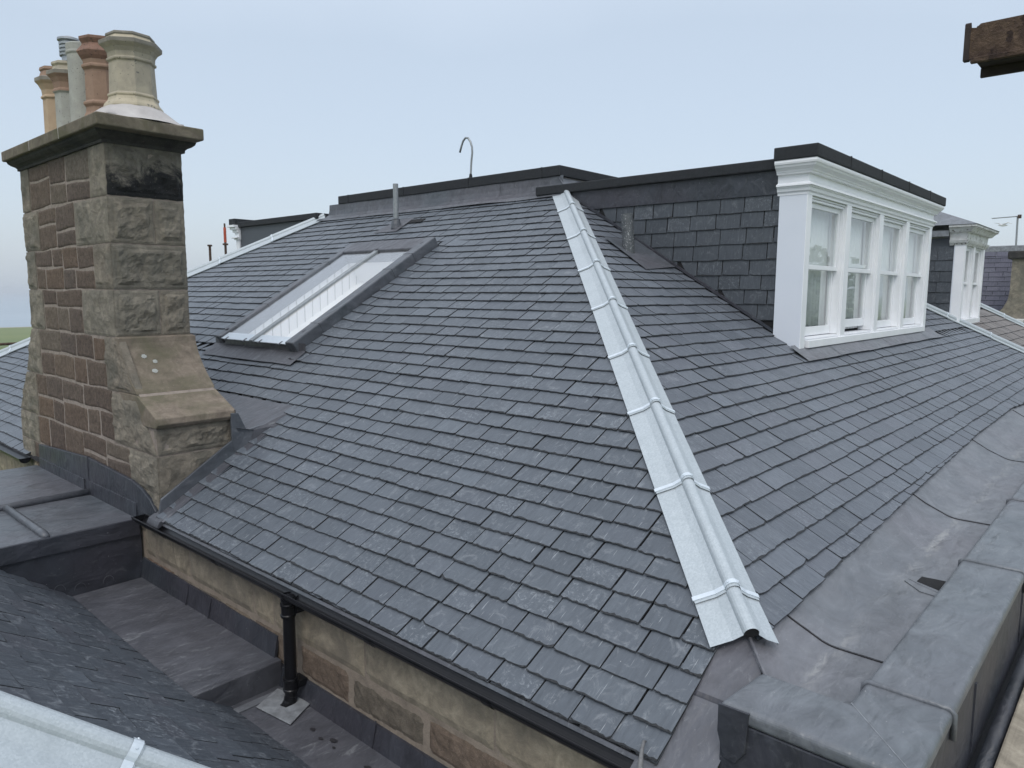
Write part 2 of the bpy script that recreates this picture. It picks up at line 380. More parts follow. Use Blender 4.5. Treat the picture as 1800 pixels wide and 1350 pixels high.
class MB:
    """collects geometry in world coordinates"""
    def __init__(s):
        s.v = []; s.f = []; s.mi = []; s.uv = {}
    def add(s, vs, fs, mi=0, uvs=None):
        b = len(s.v)
        s.v.extend([tuple(p) for p in vs])
        for f in fs:
            if uvs is not None: s.uv[len(s.f)] = [uvs[i] for i in f]
            s.f.append(tuple(b + i for i in f)); s.mi.append(mi)
    def quad(s, a, b, c, d, mi=0):
        s.add([a, b, c, d], [(0, 1, 2, 3)], mi)
    def box(s, x0, x1, y0, y1, z0, z1, mi=0):
        vs = [(x, y, z) for z in (z0, z1) for y in (y0, y1) for x in (x0, x1)]
        s.add(vs, [(0, 2, 3, 1), (4, 5, 7, 6), (0, 1, 5, 4), (2, 6, 7, 3), (0, 4, 6, 2), (1, 3, 7, 5)], mi)
    def obox(s, o, a, b, c, mi=0):
        o, a, b, c = Vector(o), Vector(a), Vector(b), Vector(c)
        vs = [o + a * i + b * j + c * k for k in (0, 1) for j in (0, 1) for i in (0, 1)]
        s.add(vs, [(0, 2, 3, 1), (4, 5, 7, 6), (0, 1, 5, 4), (2, 6, 7, 3), (0, 4, 6, 2), (1, 3, 7, 5)], mi)
    def prism(s, poly, off, mi=0):
        n = len(poly); off = Vector(off)
        vs = [Vector(p) for p in poly] + [Vector(p) + off for p in poly]
        fs = [tuple(range(n))[::-1], tuple(range(n, 2 * n))] + [(i, (i + 1) % n, n + (i + 1) % n, n + i) for i in range(n)]
        s.add(vs, fs, mi)
    def tube(s, pts, r, n=12, mi=0, cap=True):
        pts = [Vector(p) for p in pts]
        rings = []
        ref = None
        for i, p in enumerate(pts):
            d = (pts[min(i + 1, len(pts) - 1)] - pts[max(i - 1, 0)]).normalized()
            if ref is None:
                ref = Vector((0, 0, 1)) if abs(d.z) < 0.9 else Vector((1, 0, 0))
            a = d.cross(ref).normalized(); b = a.cross(d).normalized(); ref = b
            rr = r[i] if isinstance(r, (list, tuple)) else r
            rings.append([p + (a * math.cos(2 * PI * k / n) + b * math.sin(2 * PI * k / n)) * rr for k in range(n)])
        vs = [v for rg in rings for v in rg]; fs = []
        for i in range(len(rings) - 1):
            for k in range(n):
                fs.append((i * n + k, i * n + (k + 1) % n, (i + 1) * n + (k + 1) % n, (i + 1) * n + k))
        if cap:
            fs.append(tuple(range(n))[::-1]); fs.append(tuple(range((len(rings) - 1) * n, len(rings) * n)))
        s.add(vs, fs, mi)
    def lathe(s, c, prof, n=16, mi=0, rot=0.0, mats=None):
        """prof: list of (r, z)"""
        vs = []; fs = []
        for r_, z_ in prof:
            for k in range(n):
                a = rot + 2 * PI * k / n
                vs.append((c[0] + r_ * math.cos(a), c[1] + r_ * math.sin(a), c[2] + z_))
        b = len(s.v); s.v.extend(vs)
        for i in range(len(prof) - 1):
            for k in range(n):
                s.f.append((b + i * n + k, b + i * n + (k + 1) % n, b + (i + 1) * n + (k + 1) % n, b + (i + 1) * n + k))
                s.mi.append(mats[i] if mats else mi)
    def build(s, name, mats, parent=None, loc=None, smooth=False, bevel=0.0, recalc=True, seg=2):
        if not isinstance(mats, (list, tuple)): mats = [mats]
        me = bpy.data.meshes.new(name)
        base = Vector(loc) if loc is not None else (parent_loc(parent) if parent else Vector((0, 0, 0)))
        me.from_pydata([tuple(Vector(p) - base) for p in s.v], [], s.f)
        for m in mats: me.materials.append(m)
        if len(mats) > 1: me.polygons.foreach_set("material_index", s.mi)
        if s.uv:
            ul = me.uv_layers.new(name="UVMap")
            for pi, p in enumerate(me.polygons):
                u = s.uv.get(pi)
                if u:
                    for li, c in zip(p.loop_indices, u): ul.data[li].uv = c
        if recalc:
            bm = bmesh.new(); bm.from_mesh(me)
            bmesh.ops.recalc_face_normals(bm, faces=bm.faces[:])
            bm.to_mesh(me); bm.free()
        if smooth: me.polygons.foreach_set("use_smooth", [True] * len(me.polygons))
        me.update()
        o = bpy.data.objects.new(name, me)
        COL.objects.link(o)
        if parent is not None:
            o.parent = parent
            if loc is not None: o.location = base - parent_loc(parent)
        else:
            o.location = base
        if bevel > 0:
            bv = o.modifiers.new("edge", 'BEVEL'); bv.width = bevel; bv.segments = seg; bv.limit_method = 'ANGLE'; bv.angle_limit = R(35)
            bv.harden_normals = False
        return o

def parent_loc(o):
    l = Vector((0, 0, 0))
    while o is not None:
        l += o.location; o = o.parent
    return l

def thing(name, label, cat, loc, group=None, kind=None):
    o = bpy.data.objects.new(name, None)
    COL.objects.link(o); o.location = loc; o.empty_display_size = 0.2
    tag(o, label, cat, group, kind)
    return o
def tag(o, label=None, cat=None, group=None, kind=None):
    if label: o["label"] = label
    if cat: o["category"] = cat
    if group: o["group"] = group
    if kind: o["kind"] = kind
    return o
def copy_tree(o, parent=None):
    c = o.copy(); COL.objects.link(c); c.parent = parent
    for ch in list(o.children): copy_tree(ch, c)
    return c

# ------------------------------------------------------------------ geometry constants
PA = R(31.0); T = math.tan(PA); CP = math.cos(PA); SP = math.sin(PA)
A0, B0 = 3.5, 2.395            # front slope z = T x - A0 ; dormer slope z = T y - B0
HIP = (A0 - B0) / T            # hip: x - y = HIP
def zf(x): return T * x - A0
def zr(y): return T * y - B0

def lo(u, v, sc=1.0, seed=0):
    return noise.noise(Vector((u * sc, v * sc, seed * 7.3)))

def slates(mb, O, U, V, N, rows, bounds, wmin, wmax, rnd, smin=None, th=0.009, und=0.006, nseg=7, lift=None, tilt=0.020, rag=0.0036, hoff=0.0, gap=0.0092):
    O, U, V, N = Vector(O), Vector(U), Vector(V), Vector(N)
    P = lambda u, s, h: O + U * u + V * s + N * h
    for ri in range(len(rows) - 1):
        s0 = rows[ri]; g = rows[ri + 1] - s0
        ivb = bounds(s0 + 0.002); ivt = bounds(s0 + g * 1.0)
        for ii, (ub0, ub1) in enumerate(ivb):
            if ii < len(ivt): ut0, ut1 = ivt[ii]
            else: ut0, ut1 = ub0, ub1
            lo_u, hi_u = min(ub0, ut0), max(ub1, ut1)
            if hi_u - lo_u < 0.04: continue
            u = lo_u - rnd.uniform(0.0, wmax * 0.8) * (0.9 if ri % 2 else 0.5)
            while u < hi_u:
                w = rnd.uniform(wmin, wmax)
                gg = gap * rnd.uniform(0.45, 1.15); a, b = u + gg, u + w - gg * 0.5
                u += w
                if hi_u - u < 0.09 and u < hi_u: b = hi_u + 0.02; u = hi_u + 1
                sb = s0 + rnd.uniform(-0.004, 0.004) + und * lo(u, ri * 0.35, 0.7, 1)
                if smin is not None:
                    sm = smin((a + b) * 0.5)
                    if sm > s0 + g * 0.97: continue
                    sb = max(sb, sm)
                st = s0 + g * 1.32
                # clip to bounds
                a_b, b_b = max(a, ub0), min(b, ub1)
                a_t, b_t = max(a, ut0), min(b, ut1)
                if b_b - a_b < 0.012 and b_t - a_t < 0.012: continue
                if b_b - a_b < 0.012: b_b = a_b + 0.012
                if b_t - a_t < 0.012:
                    b_t = max(b_t, a_t); 
                    if b_t - a_t < 0.003: b_t = a_t + 0.003
                h_t = tilt + rnd.uniform(-0.0018, 0.0022) - 0.022 + hoff + und * 0.9 * lo(u, s0, 0.9, 3)
                h_h = h_t - 0.0190
                skew = rnd.uniform(-0.003, 0.003)
                tw = rnd.uniform(-0.0022, 0.0022)
                thk = th * rnd.uniform(0.75, 1.3)
                ins0 = rnd.uniform(0.004, 0.012)
                n = nseg
                vs = []; uvs = []
                def put(uu, ss, hh):
                    if lift is not None: hh += lift(uu, sb)
                    vs.append(P(uu, ss, hh)); uvs.append((uu, ss))
                ph = rnd.uniform(0, 100)
                corner_l = rnd.random() < 0.07; corner_r = rnd.random() < 0.07
                edge = []
                for k in range(n + 1):
                    f = k / n
                    uu = a_b + (b_b - a_b) * f
                    j = rag * (noise.noise(Vector((uu * 38 + ph, ri * 3.1, 0))) * 1.4 + noise.noise(Vector((uu * 110 + ph, ri * 3.1, 4))) * 1.2) + skew * (f - 0.5) * 2
                    if corner_l and k == 0: j += 0.012
                    if corner_r and k == n: j += 0.012
                    edge.append((uu, sb + j, f))
                for uu, ss, f in edge:      # top inner line
                    ins = ins0 * (0.55 + 0.9 * abs(noise.noise(Vector((uu * 30 + ph, 5.0, ri)))) * 2)
                    put(uu, ss + ins, h_t - ins * 0.09 + tw * (f - 0.5) * 2)
                for uu, ss, f in edge:      # top rim
                    put(uu, ss, h_t - thk * 0.45 + tw * (f - 0.5) * 2)
                for uu, ss, f in edge:      # bottom rim
                    put(uu, ss + 0.003, h_t - thk - 0.001 + tw * (f - 0.5) * 2)
                m = n + 1
                i0 = len(vs)
                put(a_t, st, h_h); put(b_t, st, h_h)
                put(a_b, edge[0][1], h_t - thk - 0.012); put(b_b, edge[-1][1], h_t - thk - 0.012)
                put(a_t, st, h_h - 0.016); put(b_t, st, h_h - 0.016)
                fs = []
                mb.add(vs, [tuple([i0, i0 + 1] + list(range(n, -1, -1)))[::-1]], 0, uvs); vbase = len(mb.v) - len(vs)
                for k in range(n):
                    fs.append((k, m + k, m + k + 1, k + 1))
                    fs.append((m + k, 2 * m + k, 2 * m + k + 1, m + k + 1))
                fs.append((i0, i0 + 4, 2 * m, m, 0))
                fs.append((n, m + n, 2 * m + n, i0 + 5, i0 + 1))
                for f_ in fs:
                    mb.uv[len(mb.f)] = [uvs[i_] for i_ in f_]; mb.f.append(tuple(vbase + i_ for i_ in f_)); mb.mi.append(1)

# masonry blocks -----------------------------------------------------------
def block(mb, fr, quad, proud, rough=0.02, margin=0.0, cell=0.03, seed=0, mi=0, depth=0.05, nscale=7.0, facet=False):
    """fr(a, b, h) -> point; quad = (a0,b0),(a1,b0'),(a1,b1),(a0,b1) corner list in face coordinates"""
    q = [Vector((p[0], p[1])) for p in quad]
    W = ((q[1] - q[0]).length + (q[2] - q[3]).length) / 2
    H = ((q[3] - q[0]).length + (q[2] - q[1]).length) / 2
    nx = max(2, min(46, int(W / cell))); ny = max(2, min(34, int(H / cell)))
    vs = []
    off = Vector((seed * 3.17, seed * 1.31, seed * 0.7))
    for j in range(ny + 1):
        for i in range(nx + 1):
            fx, fy = i / nx, j / ny
            p = (q[0] * (1 - fx) + q[1] * fx) * (1 - fy) + (q[3] * (1 - fx) + q[2] * fx) * fy
            ex = min(fx, 1 - fx) * W; ey = min(fy, 1 - fy) * H
            e_ = min(ex, ey)
            border = (i in (0, nx) or j in (0, ny))
            n1 = noise.fractal(Vector((p.x * nscale, p.y * nscale, 0)) + off, 1.0, 2.1, 4)
            if facet:
                rg = 1 - abs(noise.noise(Vector((p.x * 3.1, p.y * 4.3, 1.7)) + off)) * 1.6
                n1 = 0.75 * n1 + 0.55 * (rg - 0.45)
            if margin > 0:
                n2 = noise.fractal(Vector((p.x * 26, p.y * 26, 3.0)) + off, 0.8, 2.2, 3)
                mw = margin * (1 + 0.5 * noise.noise(Vector((p.x * 9, p.y * 9, 5)) + off))
                kf = min(1.0, max(0.0, (e_ - mw) / 0.022))
                h = proud + kf * (0.30 * rough + rough * n1 + 0.16 * rough * n2) + (1 - kf) * 0.0015 * n1
            else:
                kf = min(1.0, e_ / 0.03)
                h = proud * (0.35 + 0.65 * kf) + kf * (rough * n1 * 0.6 + rough * 0.5 * noise.noise(Vector((p.x * 45, p.y * 45, 2)) + off))
            jx = jy = 0.0
            if border:
                h = min(h, proud) - 0.006
                jx = 0.006 * noise.noise(Vector((p.x * 20, p.y * 20, seed)))
                jy = 0.006 * noise.noise(Vector((p.y * 20, p.x * 20, seed + 9)))
            vs.append(fr(p.x + jx, p.y + jy, h))
    fs = []
    for j in range(ny):
        for i in range(nx):
            k = j * (nx + 1) + i
            fs.append((k, k + 1, k + nx + 2, k + nx + 1))
    ring = [i for i in range(nx + 1)] + [j * (nx + 1) + nx for j in range(1, ny + 1)] + [ny * (nx + 1) + i for i in range(nx - 1, -1, -1)] + [j * (nx + 1) for j in range(ny - 1, 0, -1)]
    b0 = len(vs)
    ctr = (q[0] + q[1] + q[2] + q[3]) / 4
    for r_ in ring:
        j, i = divmod(r_, nx + 1)
        fx, fy = i / nx, j / ny
        p = (q[0] * (1 - fx) + q[1] * fx) * (1 - fy) + (q[3] * (1 - fx) + q[2] * fx) * fy
        vs.append(fr(p.x, p.y, -depth))
    L = len(ring)
    for k in range(L):
        fs.append((ring[k], ring[(k + 1) % L], b0 + (k + 1) % L, b0 + k))
    mb.add(vs, fs, mi)

def rect(a0, a1, b0, b1): return ((a0, b0), (a1, b0), (a1, b1), (a0, b1))

# ==================================================================== SETTING
GZ = -12.0
g = MB(); g.quad((-4000, -4000, GZ), (4000, -4000, GZ), (4000, 283, GZ), (-4000, 283, GZ))
tag(g.build("ground", MS['lawn'], recalc=False), kind="structure")
g = MB()
nn = 40
for i in range(nn):
    x0 = -4000 + 8000 * i / nn; x1 = -4000 + 8000 * (i + 1) / nn
    g.quad((x0, 281, GZ - 0.3), (x1, 281, GZ - 0.3), (x1, 4800, GZ - 0.3), (x0, 4800, GZ - 0.3))
tag(g.build("sea", MS['sea'], recalc=False), kind="structure")
g = MB()
g.prism([(-4000, 279, GZ + 0.004), (-4000, 283, GZ + 0.004), (-4000, 283.4, GZ - 0.5), (-4000, 279, GZ - 0.5)], (8000, 0, 0))
tag(g.build("beach", MS['cornice']), kind="structure")

# ==================================================================== MAIN HOUSE
house = thing("stone_house", "grey slate hipped roof with pale stone eaves wall, filling the middle of the view", "house", (3.0, 1.5, GZ))
rnd = random.Random(11)

# --- front slope slates
rowsF = [0.0, .134, .291, .440, .585, .735, .885, 1.03, 1.18, 1.335, 1.485, 1.645, 1.808, 1.974, 2.14, 2.305, 2.47, 2.64, 2.81, 2.98, 3.149, 3.32, 3.49, 3.66, 3.825, 3.99, 4.16, 4.33, 4.50, 4.67, 4.84, 5.005, 5.18, 5.36, 5.545, 5.735, 5.915, 6.09, 6.265, 6.44]
SKX0, SKX1, SKY0, SKY1 = 4.64, 6.86, 7.45, 9.34
def bF(s):
    x = 2.55 + s * CP
    y0 = max(1.45, x - HIP + 0.09)
    y1 = 20.12 - x
    if x < 3.86: return [(y0, 6.42 + 0.0), (10.15, y1)]
    if SKX0 - 0.06 < x < SKX1 + 0.02: return [(y0, SKY0 - 0.02), (SKY1 + 0.02, y1)]
    return [(y0, y1)]
def liftF(u, s):
    x = 2.55 + s * CP
    h = 0.0
    if 4.45 < x < 6.95 and u < SKY0: h += 0.035 * math.exp(-(SKY0 - u) / 0.16)
    if 4.45 < x < 6.95 and u > SKY1: h += 0.02 * math.exp(-(u - SKY1) / 0.16)
    if x < 3.9 and u < 6.45: h += 0.025 * math.exp(-(6.45 - u) / 0.15)
    return h
m = MB()
slates(m, (2.55, 0, zf(2.55)), (0, 1, 0), (CP, 0, SP), (-SP, 0, CP), rowsF, bF, 0.225, 0.345, rnd, lift=liftF, nseg=12, und=0.007)
m.build('slate_slope', [MS['slate'], MS['slate_edge_shade']], house, recalc=False)
# undercourse at the eaves
m = MB()
slates(m, (2.55, 0, zf(2.55)), (0, 1, 0), (CP, 0, SP), (-SP, 0, CP), [-0.004, 0.13], bF, 0.2, 0.33, rnd, nseg=6, hoff=-0.0125)
m.build('eaves_course', [MS['slate'], MS['slate_edge_shade']], house, recalc=False)

# --- dormer slope slates
rowsR = [-0.32, -0.165, -0.01, .15, .31, .465, .621, .785, .941, 1.10, 1.26, 1.424, 1.585, 1.755, 1.92, 2.085, 2.25, 2.42, 2.585, 2.75, 2.92, 3.09, 3.26, 3.43, 3.6, 3.77, 3.94, 4.11, 4.28, 4.45, 4.62, 4.79, 4.96, 5.13, 5.30, 5.47]
YR0 = 1.435
EAVE = [(3.0, 1.29), (3.56, 1.30), (4.56, 1.33), (6.5, 1.38), (9.3, 1.44), (11.8, 1.45), (12.6, 1.41), (15, 1.34), (19.5, 1.28)]
def eave_y(x):
    for (x0, y0), (x1, y1) in zip(EAVE, EAVE[1:]):
        if x <= x1: return y0 + (y1 - y0) * max(0, (x - x0)) / (x1 - x0)
    return EAVE[-1][1]
def sminR(x): return (eave_y(x) - YR0) / CP
def bR(s):
    y = YR0 + s * CP
    x0 = y + HIP + 0.07
    x1 = 19.72 - y
    if y > 2.82: return [(x0, 8.02), (13.76, x1)]
    return [(x0, x1)]
m = MB()
slates(m, (0, YR0, zr(YR0)), (1, 0, 0), (0, CP, SP), (0, -SP, CP), rowsR, bR, 0.20, 0.40, rnd, smin=sminR, nseg=6)
m.build('slate_slope', [MS['slate_right'], MS['slate_edge_shade']], house, recalc=False)

# --- far left slope behind the chimney is the same sheet as the front; deck below everything
m = MB()
dk = 0.045
def fz(x): return zf(x) - dk
def rz(y): return zr(y) - dk
hx0, hx1, hy0, hy1 = 4.68, 6.66, 7.55, 9.30
def dq(*p): m.quad(*[(x, y, fz(x)) for x, y in p])
dq((2.57, 1.5), (2.57, 17.6), (hx0, 17.6 - (hx0 - 2.57)), (hx0, 1.5 + (hx0 - 2.57) * 0.87))
dq((hx1, 1.5 + (hx1 - 2.57) * 0.87), (hx1, 17.6 - (hx1 - 2.57)), (8.2, 11.95), (8.2, 6.4))
dq((hx0, 1.5 + (hx0 - 2.57) * 0.87), (hx0, hy0), (hx1, hy0), (hx1, 1.5 + (hx1 - 2.57) * 0.87))
dq((hx0, hy1), (hx0, 17.6 - (hx0 - 2.57)), (hx1, 17.6 - (hx1 - 2.57)), (hx1, hy1))
m.quad((2.57, 1.5, fz(2.57)), (8.2, 6.4, fz(8.2)), (8.2, 6.36, fz(8.2)), (3.4, 1.5, fz(3.4)))
m.quad((3.2, 1.36, rz(1.36)), (8.1, 6.2, rz(6.2)), (8.1, 3.0, rz(3.0)), (8.1, 1.36, rz(1.36)))
m.quad((8.1, 1.36, rz(1.36)), (8.1, 3.0, rz(3.0)), (13.75, 3.0, rz(3.0)), (18.3, 1.36, rz(1.36)))
m.quad((13.75, 3.0, rz(3.0)), (13.75, 5.95, rz(5.95)), (16.7, 3.0, rz(3.0)), (18.3, 1.36, rz(1.36)))
# far side slope, facing the sea
m.quad((2.6, 17.6, fz(2.6)), (8.2, 12.0, fz(8.2)), (14, 12.0, fz(8.2)), (14, 17.6, fz(2.6)))
m.build("roof_deck", MS['deck'], house, recalc=False)

# --- stone wall below the eaves
wl = MB()
wl.box(2.612, 3.4, 1.42, 26.0, GZ, -2.02)
wl.box(3.4, 14.0, 1.42, 12.0, GZ, -2.7)
wall = wl.build("wall", MS['mortar_dark'], house)
frW = lambda a, b, h: (2.612 - h, a, b)
m = MB(); sd = 0
for (yy0, yy1) in ((1.43, 6.86), (9.9, 17.5)):
    y = yy0
    r2 = random.Random(5)
    cuts = [2.44, 3.55, 4.62, 4.9, 5.95, 6.62, 6.86] if yy0 < 2 else None
    while y < yy1 - 0.05:
        if cuts: y2 = cuts.pop(0) if cuts else yy1
        else: y2 = min(yy1, y + r2.uniform(0.7, 1.3))
        block(m, frW, rect(y + 0.002, y2 - 0.002, -2.405, -2.03), 0.012, 0.003, 0.0, 0.05, sd, nscale=4); sd += 1
        y = y2
m.build("ashlar_course", MS['ashlar'], wall, smooth=False)
m = MB()
for z1, z0 in ((-2.42, -2.66), (-2.675, -2.93), (-2.95, -3.2), (-3.22, -3.5)):
    y = 1.43
    while y < 6.85:
        w = rnd.uniform(0.35, 0.8)
        y2 = min(6.86, y + w)
        block(m, frW, ((y + 0.02, z0 + rnd.uniform(0, 0.03)), (y2 - 0.015, z0 + rnd.uniform(0, 0.03)), (y2 - 0.02, z1 - rnd.uniform(0, 0.02)), (y + 0.015, z1 - rnd.uniform(0, 0.02))), 0.008, 0.012, 0.0, 0.035, sd); sd += 1
        y = y2
m.build("rubble_course", MS['wallrubble'], wall, smooth=False)

# --- flat roof top
m = MB()
m.box(8.17, 15.5, 6.42, 11.62, 1.605, 1.75)
m.box(8.20, 15.47, 6.45, 11.58, 1.45, 1.604, 1)
fl = m.build("flat_roof", [MS['felt'], MS['tan']], house, bevel=0.012)
for y in (6.44, 7.9, 9.45, 11.0):    # lap seams on the kerb
    m = MB(); m.box(8.163, 8.19, y + 0.3, y + 0.312, 1.604, 1.752)
    m.build("felt_seam", MS['felt'], fl)
m = MB()
# lead upstand and apron along the top of the front slope
segs = [6.10, 7.55, 9.1, 10.75, 12.25]
for i, (ya, yb) in enumerate(zip(segs, segs[1:])):
    dx = 0.004 * (i % 2)
    prof = [(8.19 - dx, 1.61), (8.185 - dx, 1.50), (8.17 - dx, 1.42), (8.12 - dx, 1.38), (8.02 - dx, zf(8.02) + 0.028), (7.97 - dx, zf(7.97) + 0.012)]
    n_ = 8
    for k in range(len(prof) - 1):
        for j in range(n_):
            y0_ = ya + (yb + 0.02 - ya) * j / n_; y1_ = ya + (yb + 0.02 - ya) * (j + 1) / n_
            def pj(p, yy, kk):
                sag = 0.012 * lo(yy, kk * 0.3, 1.7, 4)
                lim = 20.0 - p[0] + 0.1
                yy = max(min(yy, lim), p[0] - HIP + 0.02)
                return (p[0] - 0.2 * sag, yy, p[1] + (sag if kk > 2 else 0))
            m.quad(pj(prof[k], y0_, k), pj(prof[k], y1_, k), pj(prof[k + 1], y1_, k + 1), pj(prof[k + 1], y0_, k + 1))
up = m.build("lead_upstand", MS['lead'], house, recalc=False, smooth=True)
# small lead saddle at the head of the hip
m = MB()
m.prism([(8.16, 6.2, 1.30), (8.16, 6.46, 1.60), (8.22, 6.46, 1.60), (8.22, 6.2, 1.34)], (0.5, 0, 0.0))
m.build("lead_saddle", MS['lead'], house, bevel=0.01)

# ==================================================================== HIP CAPPING
def hip_capping(name, label, A, B, n1, n2, w1, w2, seg_t, roll_r, parent_group=None, strap_first=None, mat='galv', w_strap=0.026, strap_t=None):
    """A low end, B high end of the hip arris; n1,n2 unit vectors lying in each slope, square to the hip, pointing down-slope away from it."""
    A, B, n1, n2 = Vector(A), Vector(B), Vector(n1).normalized(), Vector(n2).normalized()
    d = (B - A).normalized(); L = (B - A).length
    upv = (-(n1 + n2)).normalized()
    root = thing(name, label, "roof flashing", A)
    # normals of slopes
    s1 = d.cross(n1).normalized();  s1 = s1 if s1.z > 0 else -s1
    s2 = d.cross(n2).normalized();  s2 = s2 if s2.z > 0 else -s2
    def ring(t, lift, grow=1.0):
        c = A + d * t
        pts = []
        lifted = lift
        pts.append(c + n1 * (w1 * grow) + s1 * (lifted - 0.012))
        pts.append(c + n1 * (w1 * grow) + s1 * (lifted))
        pts.append(c + n1 * (roll_r * 2.1) + s1 * (lifted + 0.004))
        rc = c + upv * (roll_r * 0.40 + lifted)
        a1 = math.atan2(n1.dot(upv), 1.0)
        side = (n1 - upv * n1.dot(upv)).normalized()
        nseg = 10
        for k in range(nseg + 1):
            a = PI * (1.06 - 1.12 * k / nseg) 
            pts.append(rc - side * math.cos(a) * roll_r + upv * math.sin(a) * roll_r)
        pts.append(c + n2 * (roll_r * 2.1) + s2 * (lifted + 0.004))
        pts.append(c + n2 * (w2 * grow) + s2 * (lifted))
        pts.append(c + n2 * (w2 * grow) + s2 * (lifted - 0.012))
        return pts
    # make sure the roll starts on n1's side
    mb = MB()
    ts = seg_t
    for i in range(len(ts) - 1):
        t0, t1 = ts[i] - (0.03 if i else 0), ts[i + 1]
        l0, l1 = 0.012 + 0.006, 0.012 - 0.002
        rings = [ring(t0 + (t1 - t0) * q / 4, l0 + (l1 - l0) * q / 4) for q in range(5)]
        # orient roll points
        vs = []; n = len(rings[0])
        for r_ in rings:
            vs += r_
        fs = []
        for q in range(4):
            for k in range(n - 1):
                fs.append((q * n + k, q * n + k + 1, (q + 1) * n + k + 1, (q + 1) * n + k))
        mb.add(vs, fs)
    ob = mb.build("capping_sheet", MS[mat], root, recalc=False)
    # end plug of the roll (wood) at the low end
    mb = MB()
    rg = ring(ts[0] + 0.004, 0.0125)
    mb.add(rg[3:14] + [A + d * (ts[0] + 0.004)], [tuple(range(12))])
    mb.build("roll_end", MS['deck'], root, recalc=False)
    for t in (strap_t or ts[1:-1]):
        sb = MB()
        r0 = ring(t - w_strap / 2, 0.0225, 1.03); r1 = ring(t + w_strap / 2, 0.0225, 1.03)
        # widen roll part a little
        def fat(rr, tt):
            c = A + d * tt + upv * (roll_r * 0.40 + 0.018)
            out = list(rr)
            for k in range(3, 14):
                out[k] = c + (rr[k] - c) * 1.04
            out[0] = rr[0] + (rr[0] - rr[1]) * 0.8; out[-1] = rr[-1] + (rr[-1] - rr[-2]) * 0.8
            return out
        r0, r1 = fat(r0, t - w_strap / 2), fat(r1, t + w_strap / 2)
        n = len(r0); low = [p - upv * 0.006 for p in r0]
        sb.add(r0 + r1 + low, [(k, k + 1, n + k + 1, n + k) for k in range(n - 1)] + [(2 * n + k, 2 * n + k + 1, k + 1, k) for k in range(n - 1)])
        for kk in (6, 10):   # fixing screws
            p = (r0[kk] + r1[kk]) / 2
            ax = (p - (A + d * t + upv * roll_r * 0.55)).normalized()
            sb.tube([p - ax * 0.001, p + ax * 0.004], 0.006, 8)
        st = sb.build("strap", MS['strap'], root, recalc=False)
    return root

d45 = Vector((1, 1, T)).normalized()
nF = Vector((0, 1, 0)); nF = (nF - d45 * nF.dot(d45)).normalized()       # lies in front slope
nRt = Vector((1, 0, 0)); nRt = (nRt - d45 * nRt.dot(d45)).normalized()
xs_clip = [3.242, 3.807, 4.38, 4.924, 5.545, 6.172, 6.829, 7.50]
def t_at(x, y_off): return None
hipA = Vector((3.16, 3.16 - HIP, zf(3.16)))
hipB = Vector((8.12, 8.12 - HIP, zf(8.12)))
L_h = (hipB - hipA).length
# parameter along hip of each strap (left flange measured in plan)
ts = [0.0]
for xc, yc in [(3.242, 1.668), (3.807, 2.238), (4.38, 2.801), (4.924, 3.357), (5.545, 3.961), (6.172, 4.584), (6.829, 5.234), (7.5, 5.928)]:
    ts.append((Vector((xc, yc, zf(xc))) - hipA).dot(d45))
ts.append(L_h)
hip_capping("hip_capping", "long pale galvanised capping with straps running down the middle hip", hipA, hipB, nF, nRt, 0.188, 0.15, ts, 0.037)

# far-left hip (seen edge on) ------------------------------------------------
dL = Vector((1, -1, T)).normalized()
n1 = Vector((0, -1, 0)); n1 = (n1 - dL * n1.dot(dL)).normalized()
n2 = Vector((1, 0, 0)); n2 = (n2 - dL * n2.dot(dL)).normalized()
AL = Vector((2.6, 17.55, zf(2.6))); BL = Vector((8.15, 12.0, zf(8.15)))
LL = (BL - AL).length
hip_capping("hip_capping", "thin white capping on the far left hip behind the chimney and rooflight", AL, BL, n1, n2, 0.19, 0.17, [LL * i / 8 for i in range(9)], 0.05)

# ==================================================================== DORMER
dorm = thing("dormer", "big white four-window dormer with black felt cap and slate cheek", "dormer", (8.06, 3.0, -0.6))
XL, XR, YF = 8.0, 13.50, 2.95
m = MB()
m.box(XL, XL + 0.09, YF, 3.25, -0.62, 1.06)
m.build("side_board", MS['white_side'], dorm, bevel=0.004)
m = MB(); m.box(XR - 0.09, XR, YF + 0.01, 3.6, -0.62, 1.06)
m.build("side_board", MS['white'], dorm, bevel=0.004)
posts = [(XL + 0.002, XL + 0.145), (9.30, 9.47), (10.65, 10.82), (11.975, 12.14), (XR - 0.15, XR + 0.002)]
for a, b in posts:
    m = MB(); m.box(a, b, YF - 0.003, YF + 0.20, -0.60, 1.055)
    m.build("mullion", MS['white'], dorm, bevel=0.005)
m = MB(); m.box(XL + 0.1, XR - 0.05, YF + 0.02, YF + 0.22, 1.025, 1.38)
m.build("head_board", MS['white'], dorm, bevel=0.003)
m = MB(); m.box(XL + 0.2, XR - 0.13, YF - 0.03, YF + 0.21, -0.60, -0.515)
m.box(XL + 0.2, XR - 0.13, YF + 0.02, YF + 0.21, -0.513, -0.49)
m.build("sill", MS['white'], dorm, bevel=0.006)
